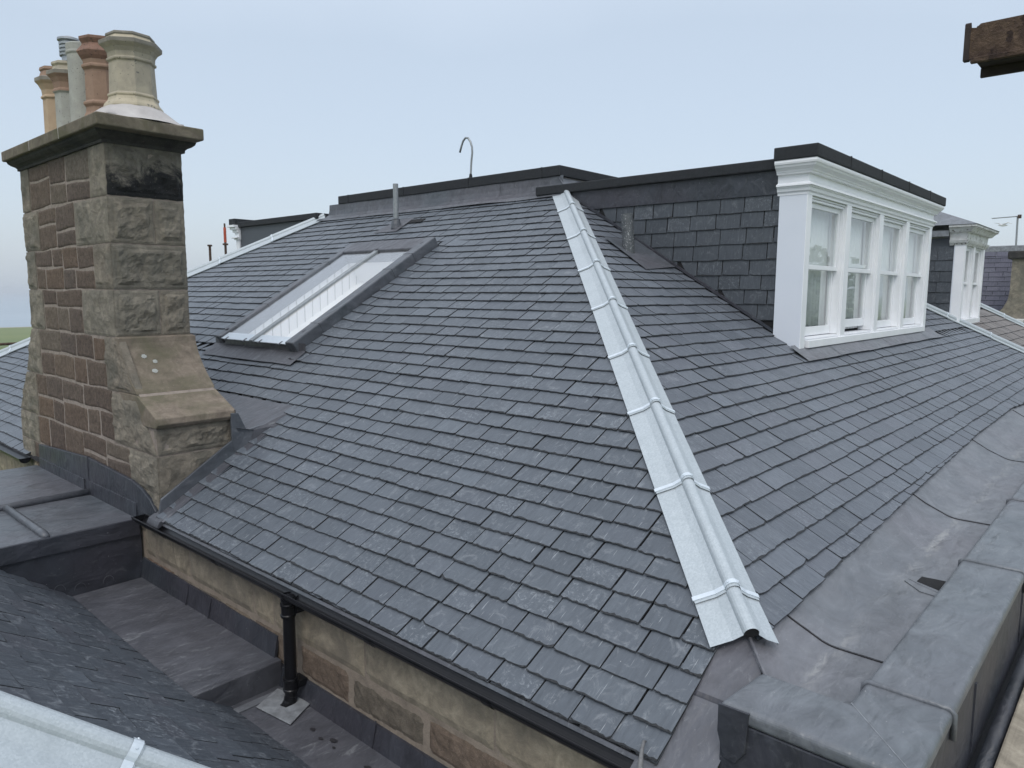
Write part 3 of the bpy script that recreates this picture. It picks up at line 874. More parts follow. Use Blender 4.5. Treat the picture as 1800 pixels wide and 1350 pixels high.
# entablature
prof = [(1.402, 0.0), (1.402, 0.125), (1.38, 0.130), (1.36, 0.125), (1.352, 0.112), (1.332, 0.105), (1.312, 0.080), (1.30, 0.068), (1.288, 0.065), (1.286, 0.056), (1.266, 0.052), (1.264, 0.012), (1.182, 0.010), (1.180, 0.018), (1.170, 0.034), (1.160, 0.056), (1.142, 0.058), (1.139, 0.042), (1.126, 0.038), (1.123, 0.028), (1.09, 0.024), (1.075, 0.006), (1.05, 0.005), (1.05, 0.0)]
m = MB()
vs = []
for z, o in prof:
    vs += [(XL - o, 3.27, z), (XL - o, YF - o, z), (XR + o, YF - o, z), (XR + o, 3.5, z)]
fs = []
for i in range(len(prof) - 1):
    for k in range(3):
        fs.append((i * 4 + k, i * 4 + k + 1, (i + 1) * 4 + k + 1, (i + 1) * 4 + k))
m.add(vs, fs)
m.build("cornice", MS['white'], dorm, recalc=False)
# felt roof + raised cap
m = MB()
m.box(7.985, 13.62, 3.26, 6.7, 1.335, 1.452)
m.build("felt_roof", MS['felt'], dorm, bevel=0.012)
m = MB()
m.box(XL - 0.14, XR + 0.16, YF - 0.14, 3.28, 1.405, 1.54)
cap = m.build("felt_cap", MS['felt'], dorm, bevel=0.012)
for x in (8.9, 10.1, 11.4, 12.6):
    m = MB(); m.box(x, x + 0.012, YF - 0.146, 3.0, 1.42, 1.544)
    m.build("felt_seam", MS['felt'], cap)
# cheek
m = MB()
def bC(s):
    z = s
    return [(3.235, (z + B0) / T + 0.02)]
rowsC = [-0.30, -0.124, 0.035, 0.20, 0.375, 0.553, 0.73, 0.905, 1.085]
rc = random.Random(4)
slates(m, (8.045, 0, 0), (0, 1, 0), (0, 0, 1), (-1, 0, 0), rowsC, bC, 0.25, 0.33, rc, nseg=5, rag=0.002, und=0.002, tilt=0.024, th=0.006)
chk = m.build('cheek_slates', [MS['slate_cheek'], MS['slate_edge_shade']], dorm, recalc=False)
m = MB()
m.prism([(8.06, 3.24, -0.6), (8.06, 6.3, 1.30), (8.06, 6.3, 1.40), (8.06, 3.24, 1.40)], (0.1, 0, 0))
m.build("cheek_wall", MS['deck'], dorm)
m = MB()
m.prism([(13.65, 3.24, -0.6), (13.65, 6.3, 1.30), (13.65, 6.3, 1.40), (13.65, 3.24, 1.40)], (0.09, 0, 0))
m.build("cheek_wall", MS['deck'], dorm)
m = MB()
m.prism([(8.038, 3.24, 1.075), (8.038, 4.75, 1.085), (8.038, 4.75, 1.336), (8.038, 3.24, 1.336)], (0.02, 0, 0))
m.prism([(8.033, 4.73, 1.085), (8.033, 5.80, 1.09), (8.033, 6.16, 1.31), (8.033, 6.2, 1.336), (8.033, 4.73, 1.336)], (0.02, 0, 0))
m.build("cheek_flashing", MS['lead_dark'], dorm, bevel=0.003)
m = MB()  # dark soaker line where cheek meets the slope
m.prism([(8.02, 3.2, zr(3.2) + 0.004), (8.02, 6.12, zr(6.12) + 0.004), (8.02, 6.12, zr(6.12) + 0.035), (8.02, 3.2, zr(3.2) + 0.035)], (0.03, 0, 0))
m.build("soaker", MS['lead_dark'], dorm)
# lead apron in front
m = MB()
xs = [7.86, 8.9, 9.95, 11.0, 12.1, 13.1, 13.98]
for i, (xa, xb) in enumerate(zip(xs, xs[1:])):
    h = 0.012 + 0.004 * (i % 2)
    for j in range(3):
        f0, f1 = j / 3, (j + 1) / 3
        xa_, xb_ = xa + (xb - xa) * f0, xa + (xb - xa) * f1
        def pp(x, y, hh): return (x, y, zr(y) + hh)
        y0_ = 2.785 + 0.012 * lo(xa_, 0, 2, 8); y1_ = 2.785 + 0.012 * lo(xb_, 0, 2, 8)
        m.quad(pp(xa_, y0_, h), pp(xb_ + 0.01, y1_, h), pp(xb_ + 0.01, 2.95, h + 0.012), pp(xa_, 2.95, h + 0.012))
        m.quad(pp(xa_, 2.95, h + 0.012), pp(xb_ + 0.01, 2.95, h + 0.012), (xb_ + 0.01, 3.0, -0.56), (xa_, 3.0, -0.56))
m.build("apron", MS['lead_gutter'], dorm, recalc=False)

def window(parent, x0, x1, z0, z1, y, zm, mat, open_=0.0, sash_w=0.055):
    # box frame
    m = MB()
    for a, b in ((x0, x0 + 0.025), (x1 - 0.025, x1)):
        m.box(a, b, y + 0.03, y + 0.19, z0 + 0.001, z1)
    m.box(x0 + 0.025, x1 - 0.025, y + 0.03, y + 0.19, z1 - 0.025, z1)
    w = m.build("window", mat, parent, bevel=0.002)
    a, b = x0 + 0.027, x1 - 0.027
    def sash(za, zb, yy, bot, top):
        m = MB()
        m.box(a, a + sash_w, yy, yy + 0.04, za, zb); m.box(b - sash_w, b, yy, yy + 0.04, za, zb)
        m.box(a + sash_w, b - sash_w, yy + 0.001, yy + 0.039, za, za + bot); m.box(a + sash_w, b - sash_w, yy + 0.001, yy + 0.039, zb - top, zb)
        m.build("sash", mat, w, bevel=0.003)
        m = MB(); m.quad((a + sash_w - 0.004, yy + 0.02, za + bot - 0.004), (b - sash_w + 0.004, yy + 0.02, za + bot - 0.004), (b - sash_w + 0.004, yy + 0.02, zb - top + 0.004), (a + sash_w - 0.004, yy + 0.02, zb - top + 0.004))
        m.build("pane", MS['glass'], w, recalc=False)
    sash(zm - 0.025, z1 - 0.027, y + 0.065, 0.05, 0.055)
    sash(z0 + 0.004 + open_, zm + 0.028 + open_, y + 0.112, 0.10, 0.04)
    return w
ops = [(posts[i][1], posts[i + 1][0]) for i in range(4)]
for i, (a, b) in enumerate(ops):
    window(dorm, a + 0.001, b - 0.001, -0.485, 1.022, YF, 0.295, MS['white'], 0.055 if i == 1 else 0.0)
# room behind
m = MB()
m.quad((8.15, 3.2, -0.7), (13.45, 3.2, -0.7), (13.6, 6.0, -0.7), (8.2, 6.0, -0.7))
m.quad((8.2, 6.0, -0.7), (13.6, 6.0, -0.7), (13.6, 6.0, 1.3), (8.2, 6.0, 1.3))
m.quad((8.2, 3.2, -0.7), (8.2, 6.0, -0.7), (8.2, 6.0, 1.3), (8.2, 3.2, 1.3))
m.quad((13.6, 3.2, -0.7), (13.6, 6.0, -0.7), (13.6, 6.0, 1.3), (13.6, 3.2, 1.3))
m.quad((8.2, 3.2, 1.3), (13.6, 3.2, 1.3), (13.6, 6.0, 1.3), (8.2, 6.0, 1.3))
m.build("room_lining", MS['room'], dorm, recalc=False)
def curtain(x0, x1, z0, z1, y, label):
    m = MB(); n = 60
    vs = []
    for k in range(n + 1):
        f = k / n; x = x0 + (x1 - x0) * f
        yy = y + 0.020 * math.sin(f * (x1 - x0) * 48 + math.sin(f * 9) * 2.2)
        vs += [(x, yy * 1.0, z0), (x + 0.0, y + (yy - y) * 0.5, z1)]
    m.add(vs, [(2 * k, 2 * k + 2, 2 * k + 3, 2 * k + 1) for k in range(n)])
    o = m.build("curtain", MS['curtain'], None, (x0, y, z0), recalc=False, smooth=True)
    sol = o.modifiers.new("t", 'SOLIDIFY'); sol.thickness = 0.002
    tag(o, label, "curtain", "white curtains behind the dormer windows")
curtain(8.12, 9.33, -0.46, 1.02, YF + 0.19, "white folded curtain behind the dormer window nearest the slate cheek")
curtain(9.45, 10.68, -0.46, 1.02, YF + 0.20, "white curtain behind the dormer's second window, the one slightly open at its foot")
curtain(10.80, 12.0, -0.46, 1.02, YF + 0.20, "white curtain behind the third dormer window, counted from the slate cheek")
curtain(12.12, 13.38, -0.46, 1.02, YF + 0.20, "white curtain behind the dormer window farthest from the slate cheek")

# ==================================================================== ROOFLIGHT
SKH = 0.145
nFv = Vector((-SP, 0, CP)); vF = Vector((CP, 0, SP))
def FP(x, y, h=0.0):
    return Vector((x, y, zf(x))) + nFv * h
skl = thing("rooflight", "long lead-edged rooflight with two panes in the slate slope", "skylight", FP(SKX0, SKY0, 0))
def slab(mb, x0, x1, y0, y1, h0, h1, mi=0):
    o = FP(x0, y0, h0); a = FP(x1, y0, h0) - o; b = Vector((0, y1 - y0, 0)); c = nFv * (h1 - h0)
    mb.obox(o, b, a, c, mi)
KR, KL, CB = 0.175, 0.13, 0.08
hd = -0.06
def kerb(x0, x1, y0, y1, h1):
    m = MB(); slab(m, x0, x1, y0, y1, hd, h1); return m.build("kerb", MS['lead'], skl, bevel=0.016, seg=3)
kerb(SKX0, SKX1, SKY0, SKY0 + KR, SKH)
kerb(SKX0 + 0.02, SKX1, SKY1 - KL, SKY1, SKH - 0.01)
m = MB(); slab(m, SKX1 - 0.26, SKX1 + 0.005, SKY0 + KR - 0.02, SKY1 - KL + 0.02, hd, SKH - 0.006)
m.build("head_flashing", MS['lead_purple'], skl, bevel=0.02, seg=3)
ymid = (SKY0 + KR + SKY1 - KL) / 2 + 0.0
m = MB(); slab(m, SKX0 + 0.0, SKX1 - 0.2, ymid - CB / 2, ymid + CB / 2, SKH - 0.045, SKH - 0.012)
m.build("glazing_bar", MS['galv_rod'], skl, bevel=0.008)
for (ya, yb) in ((SKY0 + KR - 0.01, ymid - CB / 2 + 0.01), (ymid + CB / 2 - 0.01, SKY1 - KL + 0.01)):
    m = MB(); slab(m, SKX0 + 0.005, SKX1 - 0.24, ya, yb, SKH - 0.040, SKH - 0.034)
    m.build("pane", MS['glass_sky'], skl)
    m = MB(); slab(m, SKX0 + 0.012, SKX0 + 0.13, ya + 0.02, yb - 0.02, SKH - 0.0335, SKH - 0.0325)
    m.build("pane_edge", MS['strap'], skl)
    for q in (0.2, 0.8):
        m = MB(); yy = ya + (yb - ya) * q
        slab(m, SKX0 - 0.012, SKX0 + 0.05, yy - 0.012, yy + 0.012, SKH - 0.042, SKH - 0.026)
        m.build("glass_clip", MS['lead'], skl, bevel=0.004)
# laps on kerb
for x in (5.0, 6.1, 6.45):
    m = MB(); slab(m, x, x + 0.012, SKY0 - 0.004, SKY0 + KR + 0.003, hd, SKH + 0.004); m.build("lead_lap", MS['lead'], skl, bevel=0.003)
for x in (5.35, 6.35):
    m = MB(); slab(m, x, x + 0.012, SKY1 - KL - 0.003, SKY1 + 0.004, hd, SKH - 0.006); m.build("lead_lap", MS['lead'], skl, bevel=0.003)
# studs
for x, y in ((4.86, SKY0 + 0.10), (4.80, SKY1 - 0.05), (6.72, SKY0 + 0.12), (6.62, ymid)):
    m = MB(); p = FP(x, y, SKH - 0.004); m.tube([p, p + nFv * 0.008], 0.028, 14); m.build("lead_dot", MS['lead_purple'], skl, bevel=0.003)
# shaft of white boards
m = MB()
y0_, y1_, xa, xb = SKY0 + KR - 0.03, SKY1 - KL + 0.03, SKX0 + 0.06, SKX1 - 0.22
dp = 0.40
for (p, q) in (((xa, y0_), (xb, y0_)), ((xb, y0_), (xb, y1_)), ((xb, y1_), (xa, y1_)), ((xa, y1_), (xa, y0_))):
    m.quad(FP(p[0], p[1], 0.06), FP(q[0], q[1], 0.06), FP(q[0], q[1], -dp), FP(p[0], p[1], -dp))
m.quad(FP(xa, y0_, -dp), FP(xb, y0_, -dp), FP(xb, y1_, -dp), FP(xa, y1_, -dp))
sh = m.build("shaft", MS['white_room'], skl, recalc=False)
m = MB()
x = xa + 0.06
while x < xb:
    o = FP(x, y1_ - 0.004, -dp); m.obox(o, Vector((0.006, 0, 0.0036)), Vector((0, -0.004, 0)), Vector((0, 0, dp * 1.1)))
    x += 0.13
m.build("board_joint", MS['pot_grey'], sh)
# lead apron below
m = MB()
for j in range(6):
    ya = SKY0 - 0.14 + (SKY1 - SKY0 + 0.26) * j / 6; yb = SKY0 - 0.14 + (SKY1 - SKY0 + 0.26) * (j + 1) / 6
    xa0, xb0 = 4.45 + 0.012 * lo(ya, 1, 2, 1), 4.45 + 0.012 * lo(yb, 1, 2, 1)
    m.quad(FP(xa0, ya, 0.008), FP(xb0, yb, 0.008), FP(4.66, yb, 0.022), FP(4.66, ya, 0.022))
    m.quad(FP(4.66, ya, 0.022), FP(4.66, yb, 0.022), FP(4.70, yb, 0.10), FP(4.70, ya, 0.10))
m.build("apron", MS['lead_purple'], skl, recalc=False)
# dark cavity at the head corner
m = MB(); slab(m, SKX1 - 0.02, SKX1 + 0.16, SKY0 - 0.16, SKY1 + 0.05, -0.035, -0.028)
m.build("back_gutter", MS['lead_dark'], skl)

# ==================================================================== CHIMNEY
ch = thing("chimney_stack", "square stone chimney with rock-faced corners, mossy cope and curved shoulder", "chimney", (2.96, 8.5, -2.4))
CX0, CX1, CY0, CY1 = 2.62, 3.31, 7.27, 9.74
def conc(t):   # concave shoulder from (7.22,-.43) to (6.82,-.95)
    return (7.21 - 0.41 * t ** 1.75, -0.435 - 0.515 * t)
core_prof = [(CY0, 1.36), (CY0, -0.43)] + [conc(t / 8) for t in range(0, 9)] + [(6.50, -1.124), (6.50, -2.6), (10.5, -2.6), (10.5, -1.6), (10.15, -1.15), (9.98, -0.95)] + [(9.98 - 0.2 * (t / 6), -0.95 + 0.5 * t / 6) for t in range(1, 7)] + [(CY1, -0.42), (CY1, 1.36)]
m = MB()
m.prism([(CX0, y, z) for y, z in core_prof], (CX1 - CX0, 0, 0))
core = m.build("mortar_core", MS['mortar'], ch)
frL = lambda a, b, h: (CX0 - h, a, b)                 # long face, faces -x ; a = y, b = z
def frS(yy): return lambda a, b, h: (a, yy - h, b)   # short face, faces -y
ZQ = [1.345, 0.862, 0.435, 0.011, -0.432]
qm = MB(); rb = MB()
sd = 100
def right_edge(z):
    if z > -0.43: return CY0
    if z > -0.95:
        t = (-0.435 - z) / 0.515; return 7.21 - 0.41 * max(0, t) ** 1.75
    if z > -1.124: return 6.82 - (z + 0.95) / (-0.174) * 0.33
    return 6.50
qr = []
wq = [0.40, 0.86, 0.42, 0.80]
for i in range(4):
    z1, z0 = ZQ[i] - 0.008, ZQ[i + 1] + 0.008
    block(qm, frL, rect(CY0 + 0.0, CY0 + wq[i], z0, z1), 0.012, 0.018, 0.035, 0.020, sd, facet=True); sd += 1
    qr.append((z0, z1, CY0 + wq[i]))
# shoulder side stones
zz = [(-0.44, -0.94, 0.72), (-0.955, -1.44, 1.00), (-1.455, -1.78, 0.60), (-1.79, -2.2, 0.8)]
for z1, z0, w in zz:
    yt, yb = right_edge(z1 - 0.01), right_edge(z0 + 0.01)
    if z1 == -0.955:
        block(qm, frL, ((6.50, -1.44), (7.45, -1.44), (7.45, -0.965), (6.84, -0.965)), 0.014, 0.03, 0.03, 0.020, sd, facet=True)
        qr.append((-1.44, -0.965, 7.45))
    else:
        block(qm, frL, ((yb, z0), (yb + w, z0), (yb + w, z1), (yt, z1)), 0.014, 0.030, 0.035, 0.020, sd, facet=True)
        qr.append((z0, z1, yb + w))
    sd += 1
ql = []
zl = [1.345, 0.862, 0.435, 0.011, -0.432, -0.95, -1.448, -1.785, -2.3]
wl_ = [0.28, 0.50, 0.30, 0.48, 0.40, 0.55, 0.50, 0.3]
def le(z):
    if z > -0.42: return CY1 + 0.015
    if z > -1.15: return CY1 + 0.03 + 0.45 * ((-0.42 - z) / 0.73) ** 1.2
    return 10.45
for i in range(8):
    z1, z0 = zl[i] - 0.008, zl[i + 1] + 0.008
    in_ = le(z0) - wl_[i] - (0 if z0 > -0.5 else 0.15)
    block(qm, frL, ((in_, z0), (le(z0), z0), (le(z1), z1), (in_, z1)), 0.014, 0.026, 0.03, 0.022, sd, facet=True)
    ql.append((z0, z1, in_)); sd += 1
def frLw(a, b, h):
    e_ = min(1.0, max(0.0, min(a - 7.2, 9.5 - a) / 0.25))
    return (CX0 - h, a + 0.022 * e_ * noise.noise(Vector((a * 2.3, b * 2.6, 7))), b + 0.022 * e_ * noise.noise(Vector((a * 2.0, b * 1.7, 2))))
rr = random.Random(8)
def split(y0, y1, z0, z1, out):
    w, h = y1 - y0, z1 - z0
    if (w < 0.85 and h < 0.40) and (w * h < 0.19 or rr.random() < 0.35):
        out.append((y0, y1, z0, z1)); return
    if h > 0.26 and (h > 0.36 or rr.random() < 0.55) and not (w > 2.2 * h and rr.random() < 0.7):
        c = z0 + h * rr.uniform(0.38, 0.62); split(y0, y1, z0, c, out); split(y0, y1, c, z1, out)
    elif w > 0.60:
        c = y0 + w * rr.uniform(0.35, 0.65); split(y0, c, z0, z1, out); split(c, y1, z0, z1, out)
    else: out.append((y0, y1, z0, z1))
for i in range(8):
    yr = [q for q in qr if abs(q[1] - zl[i]) < 0.06 or abs(q[0] - zl[i + 1]) < 0.06]
    ya = max(q[2] for q in yr) if yr else 7.0
    yb = ql[i][2]
    out = []; split(ya + 0.006, yb - 0.006, zl[i + 1], zl[i], out)
    for (a, b, za, zb) in out:
        j = lambda: rr.uniform(-0.010, 0.010)
        block(rb, frLw, ((a + 0.011 + j(), za + 0.007 + j()), (b - 0.011 + j(), za + 0.007 + j()), (b - 0.011 + j(), zb - 0.007 + j()), (a + 0.011 + j(), zb - 0.007 + j())), 0.010, 0.006, 0.0, 0.016, sd, nscale=14); sd += 1
# short face stones
fr7 = frS(CY0)
bk = MB()
block(bk, fr7, rect(CX0, CX1, ZQ[1] + 0.008, ZQ[0] - 0.005), 0.012, 0.040, 0.042, 0.018, 301, facet=True)
for i, spl in ((1, [CX0, 3.02, CX1]), (2, [CX0, CX1]), (3, [CX0, 3.03, CX1])):
    for a, b in zip(spl, spl[1:]):
        block(qm, fr7, rect(a + (0 if a == CX0 else .006), b - (0 if b == CX1 else .006), ZQ[i + 1] + 0.008, ZQ[i] - 0.008), 0.012, 0.036, 0.042, 0.018, sd, facet=True); sd += 1
fr65 = frS(6.50)
block(qm, fr65, rect(CX0, CX1, -1.44, -1.20), 0.012, 0.040, 0.04, 0.018, sd, facet=True); sd += 1
block(qm, fr65, rect(CX0, CX1, -1.9, -1.455), 0.016, 0.022, 0.05, 0.03, sd, facet=True); sd += 1
qo = qm.build("corner_stones", MS['quoin'], ch)
bk.build("black_stained_stone", MS['quoin_black'], ch)["label"] = "soot-blackened top stone of the chimney's short face"
rb.build("rubble", MS['rubble'], ch)
# weathered shoulder slabs
m = MB()
pts = [(CY0 + 0.005, -0.425), (7.235, -0.43)] + [(conc(t / 10)[0] - 0.018, conc(t / 10)[1]) for t in range(0, 11)]
pts = pts[:-1] + [(6.83, -0.928), (CY0 + 0.005, -0.928)]
m.prism([(CX0 - 0.018, y, z) for y, z in pts], (CX1 - CX0 + 0.036, 0, 0))
m.build("shoulder_slab", MS['shoulder'], ch, bevel=0.006)
m = MB()
pts = [(6.83, -0.935), (6.44, -1.105), (6.43, -1.16), (6.46, -1.195), (6.9, -1.2), (7.25, -0.935)]
m.prism([(CX0 - 0.02, y, z) for y, z in pts], (CX1 - CX0 + 0.04, 0, 0))
m.build("shoulder_slab", MS['shoulder'], ch, bevel=0.008)
m = MB()
for (x, t_, rr_) in ((2.80, 0.34, 0.024), (2.885, 0.44, 0.022), (2.85, 0.60, 0.027)):
    (ya_, za_), (yb_, zb_) = conc(t_ - 0.02), conc(t_ + 0.02)
    dn_ = Vector((0, yb_ - ya_, zb_ - za_)).normalized(); nn_ = Vector((0, dn_.z, -dn_.y)); nn_ = nn_ if nn_.y < 0 else -nn_
    c_ = Vector((x, conc(t_)[0] - 0.018, conc(t_)[1])) + nn_ * 0.004
    m.add([c_ + nn_ * 0.002] + [c_ + Vector((1, 0, 0)) * rr_ * math.cos(a * PI / 8) * (1 + 0.2 * math.sin(a * 2.7 + x * 40)) + dn_ * rr_ * 0.9 * math.sin(a * PI / 8) * (1 + 0.2 * math.cos(a * 3.3)) for a in range(16)], [(0, 1 + k, 1 + (k + 1) % 16) for k in range(16)])
m.build("lichen_spot", MS['lichen'], ch, recalc=False)
# cornice and cope
m = MB()
def band(mb, z0, z1, o0, o1, mi=0):
    a = [(CX0 - o0, CY0 - o0), (CX1 + o0, CY0 - o0), (CX1 + o0, CY1 + o0), (CX0 - o0, CY1 + o0)]
    b = [(CX0 - o1, CY0 - o1), (CX1 + o1, CY0 - o1), (CX1 + o1, CY1 + o1), (CX0 - o1, CY1 + o1)]
    vs = [(x, y, z0) for x, y in a] + [(x, y, z1) for x, y in b]
    mb.add(vs, [(i, (i + 1) % 4, 4 + (i + 1) % 4, 4 + i) for i in range(4)] + [(3, 2, 1, 0), (4, 5, 6, 7)], mi)
band(m, 1.325, 1.352, 0.028, 0.030)
cv = [(1.353, 0.034), (1.365, 0.045), (1.380, 0.075), (1.400, 0.098), (1.425, 0.108)]
for (z0, o0), (z1, o1) in zip(cv, cv[1:]): band(m, z0, z1 - 0.0003, o0, o1)
m.build("cornice", MS['soot'], ch)
m = MB()
ys = [7.01, 8.0, 8.9, 9.88]
for i in range(3):
    m.box(2.475, 3.425, ys[i] + (0.006 if i else 0), ys[i + 1] - (0.006 if i < 2 else 0), 1.426, 1.535)
cope = m.build("cope", MS['moss'], ch, bevel=0.014, seg=3)
m = MB()
for i in (1, 2): m.box(2.478, 3.42, ys[i] - 0.006, ys[i] + 0.006, 1.43, 1.531)
m.box(2.62, 3.30, 7.15, 9.75, 1.5352, 1.575)
m.build("cope_joint", MS['flaunch'], ch, bevel=0.003)

# chimney pots -----------------------------------------------------------
def pot(name, label, c, n, prof, mats, mi=None, rot=0.0, inner=None, flaunch=0.0):
    t = thing(name, label, "chimney pot", c, "chimney pots standing on the cope")
    mb = MB()
    mb.lathe(c, prof, n, 0, rot, mi)
    # inside
    rtop, ztop = prof[-1]
    mb.lathe(c, [(rtop, ztop), (rtop * 0.84, ztop), (rtop * 0.84, ztop - 0.25), (0.001, ztop - 0.25)], n, len(mats) - 1, rot)
    mb.build("pot_body", mats, t, bevel=0.004, recalc=False)
    if flaunch:
        mb = MB()
        r0 = prof[0][0]
        mb.lathe((c[0], c[1], 0), [(r0 + 0.22, 1.54), (r0 + 0.13, 1.60), (r0 + 0.04, 1.67), (r0 - 0.02, c[2] + 0.02)], 24)
        mb.build("flaunching", MS['flaunch'], t, smooth=True)
    return t
o8 = PI / 8
k8 = 1.0 / math.cos(o8)
def P8(l): return [(r * k8, z) for r, z in l]
p1 = P8([(0.235, 0), (0.240, 0.018), (0.232, 0.040), (0.205, 0.075), (0.196, 0.105), (0.205, 0.115), (0.205, 0.130), (0.190, 0.140), (0.180, 0.42), (0.196, 0.430), (0.198, 0.447), (0.186, 0.455), (0.190, 0.50), (0.212, 0.535), (0.248, 0.565), (0.250, 0.600), (0.200, 0.612), (0.188, 0.640), (0.196, 0.652), (0.192, 0.672), (0.178, 0.675)])
mi1 = [1, 1, 1, 1, 1, 1, 0, 0, 0, 0, 0, 0, 0, 0, 2, 2, 1, 2, 2, 2]
pot("chimney_pot", "large buff octagonal pot at the front corner of the chimney", (2.98, 7.47, 1.685), 8, p1, [MS['pot_buff'], MS['pot_cream'], MS['pot_lip'], MS['deck']], mi1, o8 + 0.12, flaunch=1)
k6 = 1.0 / math.cos(PI / 8)
p2 = [(r * k6, z) for r, z in [(0.150, 0), (0.152, 0.10), (0.175, 0.125), (0.178, 0.150), (0.150, 0.215), (0.146, 0.265), (0.168, 0.285), (0.168, 0.305), (0.145, 0.325), (0.142, 0.62), (0.166, 0.640), (0.166, 0.660), (0.150, 0.675), (0.155, 0.715), (0.180, 0.745), (0.200, 0.785), (0.192, 0.80), (0.158, 0.845), (0.150, 0.865), (0.174, 0.905), (0.174, 0.93), (0.150, 0.935)]]
mi2 = [0] * 13 + [1] * 8
t2 = pot("chimney_pot", "terracotta pot with a moulded crown, next to the large buff pot", (2.98, 8.22, 1.56), 8, p2, [MS['pot_terra'], MS['pot_terra_dark'], MS['deck']], mi2, o8 + 0.3)
p3 = [(0.165, 0), (0.155, 0.03), (0.150, 0.70), (0.152, 0.86), (0.162, 0.872), (0.164, 0.885), (0.158, 0.90), (0.160, 0.965), (0.150, 0.975)]
pot("chimney_pot", "plain round grey pot in the middle of the row", (2.98, 8.68, 1.56), 28, p3, [MS['pot_grey'], MS['deck']], [0] * 8)
p4 = P8([(0.175, 0), (0.170, 0.05), (0.150, 0.085), (0.142, 0.10), (0.140, 0.55), (0.158, 0.565), (0.156, 0.585), (0.142, 0.60), (0.150, 0.66), (0.172, 0.705), (0.200, 0.735), (0.200, 0.775), (0.150, 0.79), (0.140, 0.83), (0.155, 0.85), (0.150, 0.875), (0.14, 0.88)])
mi4 = [0] * 4 + [0] + [1] * 5 + [2] * 1 + [3] * 5
pot("chimney_pot", "slim grey octagonal pot with a ribbed metal cowl on top", (2.98, 9.13, 1.56), 8, p4, [MS['pot_grey'], MS['pot_terra'], MS['pot_lip'], MS['pot_buff'], MS['deck']], mi4, o8 + 0.2)
p5 = P8([(0.160, 0), (0.150, 0.05), (0.135, 0.07), (0.130, 0.56), (0.148, 0.575), (0.146, 0.59), (0.132, 0.605), (0.138, 0.66), (0.165, 0.715), (0.192, 0.745), (0.192, 0.785), (0.150, 0.80), (0.132, 0.86), (0.146, 0.875), (0.140, 0.905), (0.13, 0.91)])
mi5 = [0] * 8 + [0, 1, 1, 2, 2, 2, 1]
pot("chimney_pot", "pinkish buff octagonal pot farthest along the chimney", (2.98, 9.56, 1.56), 8, p5, [MS['pot_pink'], MS['pot_lip'], MS['pot_terra'], MS['deck']], mi5, o8 + 0.1)
m = MB()
pr = [(0.085, 0), (0.085, 0.05)]
for k in range(4): pr += [(0.104, 0.055 + k * 0.038), (0.106, 0.075 + k * 0.038), (0.085, 0.078 + k * 0.038), (0.085, 0.090 + k * 0.038)]
pr += [(0.118, 0.215), (0.118, 0.235), (0.05, 0.262), (0.001, 0.265)]
m.lathe((2.98, 9.05, 2.44), pr, 24)
m.build("chimney_cowl", MS['metalcowl'], None, (2.98, 9.05, 2.44), recalc=False)
tag(bpy.data.objects["chimney_cowl"], "ribbed grey metal cowl poking up between the chimney pots", "cowl")

# chimney flashings ------------------------------------------------------
fl_ = thing("chimney_flashing", "lead flashing stepped around the foot of the stone chimney", "flashing", (2.6, 6.46, -2.0))
m = MB()
# cover flashing up the right side, in plane y = 6.44
yq = 6.425
m.prism([(2.56, yq, zf(2.56) - 0.05), (3.36, yq, zf(3.36) - 0.05), (3.36, yq, zf(3.36) + 0.15), (2.95, yq, zf(2.95) + 0.14), (2.60, yq, zf(2.60) + 0.125)], (0, 0.03, 0))
m.build("side_flashing", MS['lead'], fl_, bevel=0.006)
m = MB()
m.prism([(3.30, yq - 0.004, zf(3.30) - 0.03), (3.76, yq - 0.06, zf(3.76) - 0.02), (3.74, yq - 0.05, zf(3.74) + 0.015), (3.42, yq - 0.004, zf(3.42) + 0.14), (3.34, yq - 0.004, -1.13), (3.27, yq - 0.004, -1.13), (3.27, yq - 0.004, zf(3.27) + 0.12)], (0, 0.028, 0))
m.build("side_flashing", MS['lead'], fl_, bevel=0.004)
m = MB()
m.quad(FP(2.54, 6.26, 0.004), FP(3.72, 6.33, 0.004), FP(3.72, 6.44, 0.012), FP(2.54, 6.44, 0.012))
m.build("soaker", MS['lead_purple'], fl_, recalc=False)
# back gutter
m = MB()
vs = [(3.31, 6.40, -1.27), (3.31, 10.3, -1.27), (3.48, 10.3, -1.30), (3.48, 6.40, -1.31), (3.95, 6.38, zf(3.95) - 0.012), (3.95, 10.3, zf(3.95) - 0.012)]
m.add(vs, [(0, 3, 2, 1), (3, 4, 5, 2)])
m.quad((3.315, 6.42, -1.27), (3.315, 10.3, -1.27), (3.315, 10.3, -1.10), (3.315, 6.42, -1.10))
m.quad((3.48, 6.40, -1.31), (3.95, 6.38, zf(3.95) - 0.012), (3.70, 6.36, zf(3.70) - 0.012), (3.44, 6.40, zf(3.44) - 0.012))
m.build("back_gutter", MS['lead_purple'], fl_, recalc=False)
# flashing on the long face
m = MB()
lt = [(6.50, -2.12), (6.50, -1.93), (6.62, -1.84), (6.80, -1.775), (7.0, -1.735), (8.12, -1.69), (8.12, -2.12)]
m.prism([(2.572, y, z) for y, z in lt], (0.03, 0, 0))
lt = [(8.10, -2.12), (8.10, -1.685), (8.9, -1.73), (9.67, -1.775), (9.69, -2.12)]
m.prism([(2.564, y, z) for y, z in lt], (0.03, 0, 0))
m.build("wall_flashing", MS['lead_dark'], fl_, bevel=0.006)
m = MB()
m.box(2.560, 2.575, 6.9, 8.09, -2.10, -1.93); m.box(2.552, 2.567, 8.2, 9.65, -2.06, -1.93)
m.build("wall_flashing", MS['lead_dark'], fl_, bevel=0.003)

